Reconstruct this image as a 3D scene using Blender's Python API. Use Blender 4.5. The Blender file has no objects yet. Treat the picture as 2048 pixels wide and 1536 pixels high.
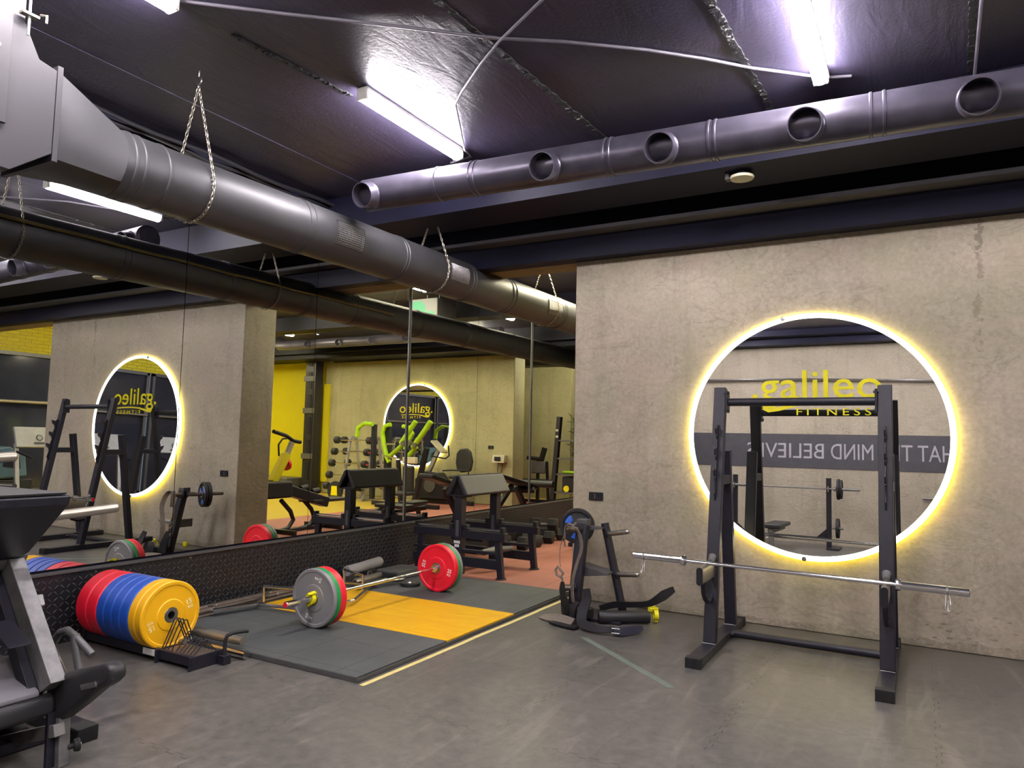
import bpy, math, random
from mathutils import Vector, Matrix
PI = math.pi
S = bpy.context.scene
C = S.collection
# ------------------------------------------------------------ camera
YAW, PITCH, ROLL = 0.5164, 0.0774, 0.0215
cd = bpy.data.cameras.new('camera'); cam = bpy.data.objects.new('camera', cd); C.objects.link(cam)
cd.sensor_width = 36; cd.lens = 36 * 1444.18 / 2048; cd.clip_start = 0.05; cd.clip_end = 100
fw = Vector((-math.sin(YAW) * math.cos(PITCH), math.cos(YAW) * math.cos(PITCH), math.sin(PITCH)))
rt = Vector((math.cos(YAW), math.sin(YAW), 0)); up = rt.cross(fw)
r2 = math.cos(ROLL) * rt + math.sin(ROLL) * up; u2 = -math.sin(ROLL) * rt + math.cos(ROLL) * up
M = Matrix((( r2.x, u2.x, -fw.x, 5.3556), (r2.y, u2.y, -fw.y, -4.4275), (r2.z, u2.z, -fw.z, 1.5079), (0, 0, 0, 1)))
cam.matrix_world = M
S.camera = cam
# ------------------------------------------------------------ world, exposure
w = bpy.data.worlds.new('world'); S.world = w; w.use_nodes = True
w.node_tree.nodes['Background'].inputs[0].default_value = (0.55, 0.6, 0.75, 1)
w.node_tree.nodes['Background'].inputs[1].default_value = 0.35
S.view_settings.view_transform = 'Standard'; S.view_settings.look = 'None'
S.view_settings.gamma = 1; S.view_settings.exposure = -0.05
try: S.view_settings.use_curve_mapping = False
except Exception: pass
cy = S.cycles
cy.use_denoising = True
cy.max_bounces = 9; cy.glossy_bounces = 7; cy.diffuse_bounces = 3; cy.transmission_bounces = 2
cy.caustics_reflective = False; cy.caustics_refractive = False; cy.sample_clamp_indirect = 4
cy.use_adaptive_sampling = True
LAMP = 210.0       # strength of the ceiling tubes
LAMP_FAR = 300.0
LAMP_Z = 3.90
LAMPS_NEAR = [(2.0, -0.12), (4.83, -0.12), (7.7, -0.12), (1.75, -2.62), (4.6, -3.1), (7.7, -3.1), (2.2, -5.1), (5.2, -5.3)]
LAMPS_FAR = [(1.55, 4.25), (6.0, 4.6), (9.5, 4.6), (1.6, 7.2), (4.6, 7.2), (7.6, 7.2), (10.5, 7.4), (3.2, 9.2), (2.0, 11.6)]

# ------------------------------------------------------------ mesh helpers
class MB:
    def __init__(s): s.v = []; s.f = []
    def add(s, vs, fs):
        n = len(s.v); s.v += [Vector(p) for p in vs]; s.f += [tuple(i + n for i in f) for f in fs]; return s
    def box(s, x0, x1, y0, y1, z0, z1):
        return s.add([(x, y, z) for z in (z0, z1) for y in (y0, y1) for x in (x0, x1)],
                     [(0, 2, 3, 1), (4, 5, 7, 6), (0, 1, 5, 4), (2, 6, 7, 3), (0, 4, 6, 2), (1, 3, 7, 5)])
    def bar(s, a, b, w, h, upv=(0, 0, 1)):   # rectangular bar from a to b, w across, h along upv
        a = Vector(a); b = Vector(b); d = (b - a).normalized(); upv = Vector(upv)
        x = d.cross(upv)
        if x.length < 1e-4: x = d.cross(Vector((1, 0, 0)))
        x.normalize(); y = x.cross(d).normalized()
        vs = [p + x * w / 2 * i + y * h / 2 * j for p in (a, b) for i, j in ((-1, -1), (1, -1), (1, 1), (-1, 1))]
        return s.add(vs, [(3, 2, 1, 0), (4, 5, 6, 7), (0, 1, 5, 4), (1, 2, 6, 5), (2, 3, 7, 6), (3, 0, 4, 7)])
    def tube(s, pts, r, n=12, closed=False, caps=True):
        pts = [Vector(p) for p in pts]; m = len(pts); vs = []; fs = []; prev = None
        rr = r if isinstance(r, (list, tuple)) else [r] * m
        for i, p in enumerate(pts):
            if closed: d = pts[(i + 1) % m] - pts[i - 1]
            else: d = pts[min(i + 1, m - 1)] - pts[max(i - 1, 0)]
            d.normalize()
            if prev is None:
                x = d.cross(Vector((0, 0, 1)))
                if x.length < 1e-3: x = d.cross(Vector((1, 0, 0)))
            else: x = prev - d * prev.dot(d)
            x.normalize(); prev = x; y = d.cross(x)
            vs += [p + (x * math.cos(t) + y * math.sin(t)) * rr[i] for t in [2 * PI * k / n for k in range(n)]]
        for i in range(m if closed else m - 1):
            for k in range(n):
                a = i * n + k; b = i * n + (k + 1) % n; c = ((i + 1) % m) * n; fs.append((a, b, c + (k + 1) % n, c + k))
        if caps and not closed: fs += [tuple(reversed(range(n))), tuple(range((m - 1) * n, m * n))]
        return s.add(vs, fs)
    def lathe(s, prof, c, axis, n=48):     # prof = [(distance along axis, radius)], closed when ends have radius 0
        c = Vector(c); d = Vector(axis).normalized(); x = d.cross(Vector((0, 0, 1)))
        if x.length < 1e-3: x = d.cross(Vector((1, 0, 0)))
        x.normalize(); y = d.cross(x); vs = []; fs = []
        for t, r in prof:
            r = max(r, 1e-4)
            vs += [c + d * t + (x * math.cos(a) + y * math.sin(a)) * r for a in [2 * PI * k / n for k in range(n)]]
        for i in range(len(prof) - 1):
            for k in range(n): fs.append((i * n + k, i * n + (k + 1) % n, (i + 1) * n + (k + 1) % n, (i + 1) * n + k))
        return s.add(vs, fs)
    def prism(s, poly, plane, a, b):       # outline in 'xz','xy','yz' pushed out from a to b
        def P(p, q):
            return {'xz': (p[0], q, p[1]), 'xy': (p[0], p[1], q), 'yz': (q, p[0], p[1])}[plane]
        n = len(poly)
        return s.add([P(p, a) for p in poly] + [P(p, b) for p in poly],
                     [tuple(range(n)), tuple(reversed(range(n, 2 * n)))] + [(i, i + n, (i + 1) % n + n, (i + 1) % n) for i in range(n)])
    def build(s, name, m, parent=None, bevel=0.0, smooth=True, seg=2):
        me = bpy.data.meshes.new(name); off = Vector((0, 0, 0))
        o = parent
        while o is not None: off += o.location; o = o.parent
        me.from_pydata([p - off for p in s.v], [], s.f)
        import bmesh
        bm = bmesh.new(); bm.from_mesh(me); bmesh.ops.recalc_face_normals(bm, faces=bm.faces); bm.to_mesh(me); bm.free()
        me.materials.append(m)
        if smooth:
            me.polygons.foreach_set('use_smooth', [True] * len(me.polygons))
            try: me.set_sharp_from_angle(angle=0.6)
            except Exception: pass
        o = bpy.data.objects.new(name, me); C.objects.link(o); o.parent = parent
        if bevel:
            bv = o.modifiers.new('b', 'BEVEL'); bv.width = bevel; bv.segments = seg; bv.limit_method = 'ANGLE'; bv.angle_limit = 0.7
            try: bv.harden_normals = True
            except Exception: pass
        return o
def tag(o, label, cat, group=None, kind=None):
    if kind: o['kind'] = kind
    if label: o['label'] = label
    if cat: o['category'] = cat
    if group: o['group'] = group
    return o
def thing(name, label, cat, loc=(0, 0, 0), group=None):
    o = bpy.data.objects.new(name, None); C.objects.link(o); o.location = loc; o.empty_display_size = 0.1
    return tag(o, label, cat, group)
def struct(name, mb, m, label=None, **k):
    o = mb.build(name, m, None, smooth=False, **k); o['kind'] = 'structure'
    if label: o['label'] = label
    return o
def dup(root, loc, label=None, rotz=None):
    def cp(o, par):
        c = o.copy(); C.objects.link(c); c.parent = par
        for ch in o.children: cp(ch, c)
        return c
    r = cp(root, None); r.location = loc
    if rotz is not None: r.rotation_euler = (0, 0, rotz)
    if label: r['label'] = label
    return r
def arc(c, r, a0, a1, n, plane='xz'):
    out = []
    for i in range(n + 1):
        a = a0 + (a1 - a0) * i / n; p = r * math.cos(a); q = r * math.sin(a)
        out.append({'xz': (c[0] + p, c[1], c[2] + q), 'yz': (c[0], c[1] + p, c[2] + q), 'xy': (c[0] + p, c[1] + q, c[2])}[plane])
    return out
def text(name, s, m, parent, height=None, width=None, origin=(0, 0, 0), right=(1, 0, 0), upv=(0, 0, 1), depth=0.002, bold=0.0, centre=False, space=1.0):
    cu = bpy.data.curves.new(name, 'FONT'); cu.body = s; cu.extrude = 0.01; cu.offset = bold; cu.resolution_u = 3; cu.space_character = space
    t = bpy.data.objects.new('t', cu); C.objects.link(t)
    dg = bpy.context.evaluated_depsgraph_get(); me = bpy.data.meshes.new_from_object(t.evaluated_get(dg)); bpy.data.objects.remove(t)
    xs = [v.co.x for v in me.vertices]; ys = [v.co.y for v in me.vertices]
    x0, x1, y0, y1 = min(xs), max(xs), min(ys), max(ys)
    sy = height / (y1 - y0) if height else width / (x1 - x0)
    sx = width / (x1 - x0) if width else sy
    R = Vector(right).normalized(); U = Vector(upv).normalized(); N = R.cross(U); O = Vector(origin)
    off = Vector((0, 0, 0)); o = parent
    while o is not None: off += o.location; o = o.parent
    for v in me.vertices:
        x = (v.co.x - x0) * sx; y = (v.co.y - y0) * sy
        if centre: x -= (x1 - x0) * sx / 2; y -= (y1 - y0) * sy / 2
        v.co = O - off + R * x + U * y + N * (depth if v.co.z > 0 else 0)
    me.materials.clear(); me.materials.append(m)
    o = bpy.data.objects.new(name, me); C.objects.link(o); o.parent = parent
    return o
# ------------------------------------------------------------ materials
def srgb(r, g, b):
    return tuple(((c / 255 / 12.92) if c <= 10 else ((c / 255 + 0.055) / 1.055) ** 2.4) for c in (r, g, b)) + (1,)
def newmat(name):
    m = bpy.data.materials.new(name); m.use_nodes = True; nt = m.node_tree
    return m, nt, nt.nodes['Principled BSDF']
def N(nt, t, **k):
    n = nt.nodes.new(t)
    for a, b in k.items(): setattr(n, a, b)
    return n
def math_(nt, op, a, b=None, c=None):
    n = nt.nodes.new('ShaderNodeMath'); n.operation = op
    for i, x in enumerate((a, b, c)):
        if x is None: continue
        if hasattr(x, 'is_output') or isinstance(x, bpy.types.NodeSocket): nt.links.new(x, n.inputs[i])
        else: n.inputs[i].default_value = x
    return n.outputs[0]
def noise(nt, scale, detail=4, vec=None, rough=0.6, dist=0.0):
    n = N(nt, 'ShaderNodeTexNoise'); n.inputs['Scale'].default_value = scale; n.inputs['Detail'].default_value = detail
    n.inputs['Roughness'].default_value = rough; n.inputs['Distortion'].default_value = dist
    if vec is not None: nt.links.new(vec, n.inputs['Vector'])
    return n.outputs[0]
def ramp(nt, fac, stops):
    n = N(nt, 'ShaderNodeValToRGB'); e = n.color_ramp.elements
    e[0].position, e[0].color = stops[0]; e[1].position, e[1].color = stops[-1]
    for p, c in stops[1:-1]:
        q = e.new(p); q.color = c
    nt.links.new(fac, n.inputs[0]); return n.outputs[0]
def mix(nt, fac, a, b, mode='MIX'):
    n = N(nt, 'ShaderNodeMix'); n.data_type = 'RGBA'; n.blend_type = mode
    if isinstance(fac, (int, float)): n.inputs[0].default_value = fac
    else: nt.links.new(fac, n.inputs[0])
    for i, x in ((6, a), (7, b)):
        if isinstance(x, tuple): n.inputs[i].default_value = x
        else: nt.links.new(x, n.inputs[i])
    return n.outputs[2]
def bump(nt, h, bsdf, strength=0.3, dist=0.01):
    n = N(nt, 'ShaderNodeBump'); n.inputs['Strength'].default_value = strength; n.inputs['Distance'].default_value = dist
    nt.links.new(h, n.inputs['Height']); nt.links.new(n.outputs[0], bsdf.inputs['Normal'])
def objco(nt):
    return N(nt, 'ShaderNodeTexCoord').outputs['Object']
def mapped(nt, vec, sc):
    n = N(nt, 'ShaderNodeMapping'); n.inputs['Scale'].default_value = sc; nt.links.new(vec, n.inputs[0]); return n.outputs[0]
def simple(name, col, rough=0.5, metal=0.0, var=0.12, sc=6.0, bmp=0.05, bsc=60.0, spec=None):
    m, nt, b = newmat(name); co = objco(nt)
    n = noise(nt, sc, 4, co)
    lo = tuple(c * (1 - var) for c in col[:3]) + (1,); hi = tuple(min(1, c * (1 + var)) for c in col[:3]) + (1,)
    nt.links.new(ramp(nt, n, [(0.3, lo), (0.7, hi)]), b.inputs['Base Color'])
    b.inputs['Roughness'].default_value = rough; b.inputs['Metallic'].default_value = metal
    if spec is not None: b.inputs['Specular IOR Level'].default_value = spec
    if bmp: bump(nt, noise(nt, bsc, 3, co), b, bmp, 0.004)
    return m
def emis(name, col, st, base=(0.8, 0.8, 0.8, 1)):
    m, nt, b = newmat(name); b.inputs['Base Color'].default_value = base
    b.inputs['Emission Color'].default_value = col; b.inputs['Emission Strength'].default_value = st
    n = noise(nt, 3, 1, objco(nt)); nt.links.new(math_(nt, 'MULTIPLY_ADD', n, 0.02, 0.4), b.inputs['Roughness'])
    return m
def concrete(name, c1, c2, c3, streak=1.0, sc=1.0, extra=False):
    m, nt, b = newmat(name); co = objco(nt)
    big = noise(nt, 0.9 * sc, 6, co, 0.62, 0.6)
    col = ramp(nt, big, [(0.3, c1), (0.5, c2), (0.72, c3)])
    st = noise(nt, 1.0, 5, mapped(nt, co, (5.5, 5.5, 0.5)), 0.6, 0.4)       # vertical runs
    col = mix(nt, math_(nt, 'MULTIPLY', ramp(nt, st, [(0.50, (0, 0, 0, 1)), (0.70, (1, 1, 1, 1))]), 0.42 * streak), col, tuple(c * 0.62 for c in c1[:3]) + (1,))
    fine = noise(nt, 30, 5, co, 0.7)
    col = mix(nt, 0.36, col, ramp(nt, fine, [(0.3, tuple(c * 0.7 for c in c1[:3]) + (1,)), (0.7, c3)]))
    tr = noise(nt, 2.2 * sc, 4, mapped(nt, co, (1, 1, 1.8)), 0.5, 3.0)       # trowel marks
    ed = ramp(nt, tr, [(0.47, (0, 0, 0, 1)), (0.5, (1, 1, 1, 1)), (0.53, (0, 0, 0, 1))])
    col = mix(nt, math_(nt, 'MULTIPLY', math_(nt, 'MULTIPLY', ed, 0.33), math_(nt, 'GREATER_THAN', noise(nt, 1.3, 2, co), 0.48)), col, tuple(c * 0.5 for c in c1[:3]) + (1,))
    if extra:
        sep = N(nt, 'ShaderNodeSeparateXYZ'); nt.links.new(co, sep.inputs[0]); X, Z = sep.outputs[0], sep.outputs[2]
        wob = noise(nt, 5.0, 6, co, 0.75); zz = math_(nt, 'MULTIPLY', math_(nt, 'GREATER_THAN', Z, 2.25), math_(nt, 'LESS_THAN', Z, 3.28))
        dx = math_(nt, 'ABSOLUTE', math_(nt, 'ADD', math_(nt, 'SUBTRACT', X, 5.76), math_(nt, 'MULTIPLY_ADD', wob, 0.30, -0.15)))
        wd = math_(nt, 'MULTIPLY', math_(nt, 'GREATER_THAN', noise(nt, 9.0, 4, co), 0.46), 0.022)
        crack = math_(nt, 'MULTIPLY', math_(nt, 'LESS_THAN', dx, wd), zz)
        col = mix(nt, math_(nt, 'MULTIPLY', crack, 0.55), col, srgb(92, 84, 72))
        vo = N(nt, 'ShaderNodeTexVoronoi'); vo.inputs['Scale'].default_value = 1.0; nt.links.new(mapped(nt, co, (9, 9, 26)), vo.inputs['Vector'])
        low = math_(nt, 'MULTIPLY', math_(nt, 'LESS_THAN', Z, 0.30), math_(nt, 'GREATER_THAN', X, 5.35))
        nick = math_(nt, 'MULTIPLY', math_(nt, 'LESS_THAN', vo.outputs['Distance'], 0.20), low)
        col = mix(nt, math_(nt, 'MULTIPLY', nick, 0.6), col, srgb(96, 90, 74))
        foot = math_(nt, 'MULTIPLY', math_(nt, 'LESS_THAN', Z, math_(nt, 'MULTIPLY', wob, 0.13)), math_(nt, 'GREATER_THAN', fine, 0.47))
        col = mix(nt, math_(nt, 'MULTIPLY', foot, 0.5), col, srgb(100, 92, 76))
        gp = noise(nt, 1.4, 3, co, 0.5)
        col = mix(nt, math_(nt, 'MULTIPLY', ramp(nt, gp, [(0.45, (0, 0, 0, 1)), (0.65, (1, 1, 1, 1))]), 0.35), col, srgb(158, 154, 124))
        col = mix(nt, math_(nt, 'MULTIPLY', ramp(nt, noise(nt, 1.1, 3, mapped(nt, co, (1, 1, 2)), 0.5, 2.0), [(0.5, (0, 0, 0, 1)), (0.7, (1, 1, 1, 1))]), 0.35), col, srgb(180, 160, 146))
    nt.links.new(col, b.inputs['Base Color']); b.inputs['Roughness'].default_value = 0.72
    h = math_(nt, 'ADD', math_(nt, 'MULTIPLY', tr, 1.2), math_(nt, 'MULTIPLY', fine, 0.25))
    bump(nt, h, b, 0.35, 0.012)
    return m
m_conc = concrete('plaster_concrete', srgb(140, 130, 112), srgb(168, 157, 138), srgb(188, 176, 157))
m_concf = concrete('plaster_concrete_cracked', srgb(142, 133, 116), srgb(168, 157, 140), srgb(190, 178, 160), extra=True)
m_conc2 = concrete('plaster_concrete_olive', srgb(138, 134, 98), srgb(164, 158, 120), srgb(180, 174, 136))
m_lintel = concrete('raw_concrete', srgb(120, 108, 84), srgb(140, 126, 98), srgb(155, 140, 112))
# black painted ceiling
def ceiling_mat():
    m, nt, b = newmat('black_ceiling_paint'); co = objco(nt)
    big = noise(nt, 0.8, 5, co, 0.6, 0.5)
    col = ramp(nt, big, [(0.3, (0.020, 0.017, 0.033, 1)), (0.7, (0.040, 0.034, 0.064, 1))])
    sp = noise(nt, 9, 6, co, 0.75); gate = noise(nt, 1.1, 2, co)
    chips = math_(nt, 'MULTIPLY', math_(nt, 'GREATER_THAN', sp, 0.71), math_(nt, 'GREATER_THAN', gate, 0.56))
    col = mix(nt, math_(nt, 'MULTIPLY', chips, 0.5), col, (0.16, 0.15, 0.15, 1))
    nt.links.new(col, b.inputs['Base Color']); b.inputs['Roughness'].default_value = 0.38
    h = math_(nt, 'ADD', noise(nt, 3, 5, mapped(nt, co, (2.5, 0.6, 1)), 0.6, 1.0), math_(nt, 'MULTIPLY', noise(nt, 40, 3, co), 0.25))
    bump(nt, h, b, 0.35, 0.02)
    return m
m_ceil = ceiling_mat()
m_beam = simple('black_beam_paint', (0.006, 0.006, 0.018, 1), 0.6, 0, 0.25, 2, 0.15, 30, 0.2)
m_ledge = simple('grey_trim_paint', (0.075, 0.07, 0.08, 1), 0.55, 0, 0.15, 3)
m_duct = simple('dark_painted_duct', (0.044, 0.043, 0.047, 1), 0.48, 0.25, 0.15, 3, 0.06, 5)
m_duct2 = simple('dark_galvanised_pipe', (0.075, 0.068, 0.095, 1), 0.33, 0.5, 0.25, 6, 0.08, 8)
m_plenum = simple('grey_painted_sheet', (0.016, 0.014, 0.018, 1), 0.6, 0.0, 0.12, 3)
m_inside = simple('duct_inner', (0.04, 0.04, 0.05, 1), 0.5, 0.3)
m_black = simple('black_powder_coat', (0.013, 0.0125, 0.020, 1), 0.40, 0.0, 0.2, 20, 0.06, 160, 0.4)
m_blackm = simple('matt_black_plastic', (0.010, 0.010, 0.013, 1), 0.6, 0, 0.2, 10, spec=0.3)
m_rub = simple('black_rubber', (0.015, 0.015, 0.016, 1), 0.6, 0, 0.25, 20, 0.15, 120, 0.35)
m_leath = simple('black_vinyl', (0.020, 0.020, 0.022, 1), 0.42, 0, 0.15, 8, 0.12, 140, 0.4)
m_greyv = simple('grey_vinyl', (0.17, 0.16, 0.18, 1), 0.7, 0, 0.1, 6, 0.3, 200)
m_chrome = simple('bright_chrome', (0.72, 0.72, 0.74, 1), 0.16, 1.0, 0.05, 10, 0.0)
m_steel = simple('worn_steel', (0.42, 0.41, 0.40, 1), 0.32, 1.0, 0.15, 12, 0.04, 80)
m_satin = simple('satin_beige_steel', (0.36, 0.33, 0.27, 1), 0.35, 0.8, 0.08, 12)
m_brown = simple('dull_brown_steel', (0.19, 0.155, 0.13, 1), 0.4, 0.7, 0.2, 15)
m_beam_st = simple('scuffed_steel_rail', (0.19, 0.185, 0.185, 1), 0.45, 0.5, 0.25, 14)
m_red = simple('red_bumper', (0.80, 0.010, 0.035, 1), 0.42, 0, 0.08, 6, 0.04)
m_green = simple('green_bumper', (0.0, 0.26, 0.06, 1), 0.45, 0, 0.08)
m_blue = simple('blue_bumper', (0.012, 0.075, 0.42, 1), 0.42, 0, 0.08)
m_yel = simple('yellow_bumper', (0.82, 0.42, 0.005, 1), 0.42, 0, 0.05)
m_greyp = simple('grey_bumper', (0.22, 0.215, 0.22, 1), 0.42, 0, 0.05)
m_white = simple('white_print', (0.75, 0.73, 0.68, 1), 0.5)
m_paler = simple('pale_print', (0.85, 0.72, 0.35, 1), 0.5)
m_bluei = simple('blue_plastic_insert', (0.03, 0.14, 0.75, 1), 0.4)
m_clip = simple('yellow_clip_plastic', (0.80, 0.72, 0.01, 1), 0.4)
m_belt = simple('grey_belt_webbing', (0.15, 0.125, 0.10, 1), 0.75, 0, 0.2, 30, 0.3, 200)
m_shelf = simple('grey_steel_sheet', (0.09, 0.088, 0.09, 1), 0.45, 0.3)
m_cream = simple('cream_plastic', (0.62, 0.58, 0.42, 1), 0.5)
m_lime = simple('lime_enamel', (0.36, 0.62, 0.01, 1), 0.35)
m_yelw = simple('yellow_wall_paint', (0.62, 0.54, 0.005, 1), 0.6, 0, 0.05, 1)
m_alu = simple('silver_upright', (0.35, 0.34, 0.34, 1), 0.4, 0.5)
m_tape = simple('pale_yellow_tape', (0.62, 0.52, 0.20, 1), 0.6, 0, 0.1, 20)
m_edge = simple('brown_board_edge', (0.10, 0.055, 0.035, 1), 0.6, 0, 0.4, 8)
m_letter = simple('yellow_lettering', (0.78, 0.70, 0.0, 1), 0.5)
m_banner = simple('charcoal_banner', (0.055, 0.052, 0.060, 1), 0.65)
m_bletter = simple('grey_banner_lettering', (0.36, 0.34, 0.37, 1), 0.6)
m_lampbody = simple('white_lamp_housing', (0.6, 0.6, 0.55, 1), 0.5)
m_cable = simple('grey_purple_cable', (0.11, 0.10, 0.125, 1), 0.5)
m_lamp = emis('lit_tube', (1.0, 0.93, 0.97, 1), LAMP)
m_lampf = emis('lit_tube_warm', (1.0, 0.90, 0.62, 1), LAMP_FAR)
m_led = emis('led_strip_white', (1.0, 0.98, 0.88, 1), 4.0)
m_glow = emis('added_halo_glow', (1.0, 0.76, 0.07, 1), 17.0)  # emitter for the yellow halo on the wall, not part of the LED strip
m_spot = emis('lit_spot', (1.0, 0.95, 0.8, 1), 8.0)
m_glassd = simple('dark_glass', (0.02, 0.022, 0.035, 1), 0.08, 0, 0.3, 1, 0.0)
m_pale = simple('pale_plastic', (0.36, 0.36, 0.35, 1), 0.5)
m_fan = simple('grey_blue_plastic', (0.06, 0.12, 0.18, 1), 0.4)
m_leaf = simple('plant_leaf', (0.03, 0.07, 0.015, 1), 0.5)
def mirror_mat():
    m, nt, b = newmat('mirror_glass'); b.inputs['Metallic'].default_value = 1.0
    n = noise(nt, 0.7, 2, objco(nt))
    nt.links.new(ramp(nt, n, [(0.0, (0.80, 0.81, 0.79, 1)), (1.0, (0.84, 0.85, 0.83, 1))]), b.inputs['Base Color'])
    b.inputs['Roughness'].default_value = 0.0
    return m
m_mir = mirror_mat()
def floor_mat():
    m, nt, b = newmat('grey_rubber_puzzle_floor'); co = objco(nt)
    sep = N(nt, 'ShaderNodeSeparateXYZ'); nt.links.new(co, sep.inputs[0]); X, Y = sep.outputs[0], sep.outputs[1]
    def seam(a, other, off):
        s_ = math_(nt, 'SINE', math_(nt, 'MULTIPLY', other, 2 * PI / 0.105))
        s_ = math_(nt, 'MULTIPLY', s_, 3.0); s_ = math_(nt, 'MINIMUM', math_(nt, 'MAXIMUM', s_, -1.0), 1.0)
        t = math_(nt, 'ADD', math_(nt, 'MULTIPLY_ADD', s_, 0.012, off), a)
        f = math_(nt, 'ABSOLUTE', math_(nt, 'SUBTRACT', math_(nt, 'FRACT', t), 0.5))
        return math_(nt, 'LESS_THAN', f, 0.0028)
    sm = math_(nt, 'MAXIMUM', seam(Y, X, 0.62), seam(X, Y, 0.1))
    sm = math_(nt, 'MULTIPLY', sm, math_(nt, 'GREATER_THAN', noise(nt, 3.0, 2, co), 0.47))
    big = noise(nt, 0.8, 5, co, 0.6, 0.7)
    col = ramp(nt, big, [(0.25, srgb(58, 59, 60)), (0.5, srgb(78, 77, 74)), (0.75, srgb(100, 94, 88))])
    mot = noise(nt, 14, 5, co, 0.7)
    col = mix(nt, 0.45, col, ramp(nt, mot, [(0.3, srgb(52, 53, 55)), (0.7, srgb(124, 118, 110))]))
    sc_ = noise(nt, 1.0, 4, mapped(nt, co, (6, 0.9, 1)), 0.6, 1.2)
    col = mix(nt, math_(nt, 'MULTIPLY', ramp(nt, sc_, [(0.56, (0, 0, 0, 1)), (0.70, (1, 1, 1, 1))]), 0.28), col, srgb(142, 134, 126))
    col = mix(nt, math_(nt, 'MULTIPLY', sm, 0.75), col, (0.012, 0.012, 0.012, 1))
    nt.links.new(col, b.inputs['Base Color'])
    nt.links.new(math_(nt, 'MULTIPLY_ADD', mot, 0.18, 0.26), b.inputs['Roughness'])
    h = math_(nt, 'SUBTRACT', math_(nt, 'ADD', math_(nt, 'MULTIPLY', mot, 0.35), math_(nt, 'MULTIPLY', noise(nt, 90, 2, co), 0.15)), sm)
    bump(nt, h, b, 0.16, 0.003)
    return m
m_floor = floor_mat()
def tile_mat(name, c1, c2, size, offx, offy, joint, rough=0.75, seam_w=0.006):
    m, nt, b = newmat(name); co = objco(nt)
    sep = N(nt, 'ShaderNodeSeparateXYZ'); nt.links.new(co, sep.inputs[0]); X, Y = sep.outputs[0], sep.outputs[1]
    def seam(a, off):
        f = math_(nt, 'ABSOLUTE', math_(nt, 'SUBTRACT', math_(nt, 'FRACT', math_(nt, 'MULTIPLY', math_(nt, 'ADD', a, off), 1 / size)), 0.5))
        return math_(nt, 'GREATER_THAN', f, 0.5 - seam_w)
    sm = math_(nt, 'MAXIMUM', seam(X, offx), seam(Y, offy))
    gr = noise(nt, 110, 4, co, 0.8); big = noise(nt, 1.5, 4, co)
    col = ramp(nt, gr, [(0.3, c1), (0.7, c2)])
    col = mix(nt, 0.35, col, ramp(nt, big, [(0.3, tuple(c * 0.6 for c in c1[:3]) + (1,)), (0.7, tuple(min(1, c * 1.3) for c in c2[:3]) + (1,))]))
    col = mix(nt, math_(nt, 'MULTIPLY', sm, 0.8), col, joint)
    nt.links.new(col, b.inputs['Base Color']); b.inputs['Roughness'].default_value = rough
    bump(nt, math_(nt, 'SUBTRACT', math_(nt, 'MULTIPLY', gr, 0.4), sm), b, 0.5, 0.006)
    return m
m_tile = tile_mat('black_rubber_tiles', srgb(52, 55, 55), srgb(78, 81, 81), 0.5, -2.31, 0.92, (0.01, 0.01, 0.01, 1))
m_redf = tile_mat('terracotta_rubber_floor', srgb(128, 74, 62), srgb(158, 100, 84), 1.0, 0.1, -0.3, srgb(70, 38, 30), 0.7, 0.004)
def wood_mat(name, c1, c2, sc=(1.0, 12, 12)):
    m, nt, b = newmat(name); co = objco(nt)
    g = noise(nt, 2.2, 5, mapped(nt, co, sc), 0.65, 1.5); k = noise(nt, 60, 3, mapped(nt, co, (0.4, 3, 3)))
    col = ramp(nt, g, [(0.25, c1), (0.7, c2)])
    col = mix(nt, 0.15, col, ramp(nt, k, [(0.3, c1), (0.7, c2)]))
    nt.links.new(col, b.inputs['Base Color']); b.inputs['Roughness'].default_value = 0.42
    bump(nt, g, b, 0.05, 0.003); return m
m_wood = wood_mat('golden_plywood', srgb(204, 142, 2), srgb(232, 184, 12))
m_woodf = wood_mat('olive_yellow_wood_floor', srgb(168, 142, 40), srgb(196, 172, 70), (6, 0.8, 1))
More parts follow.
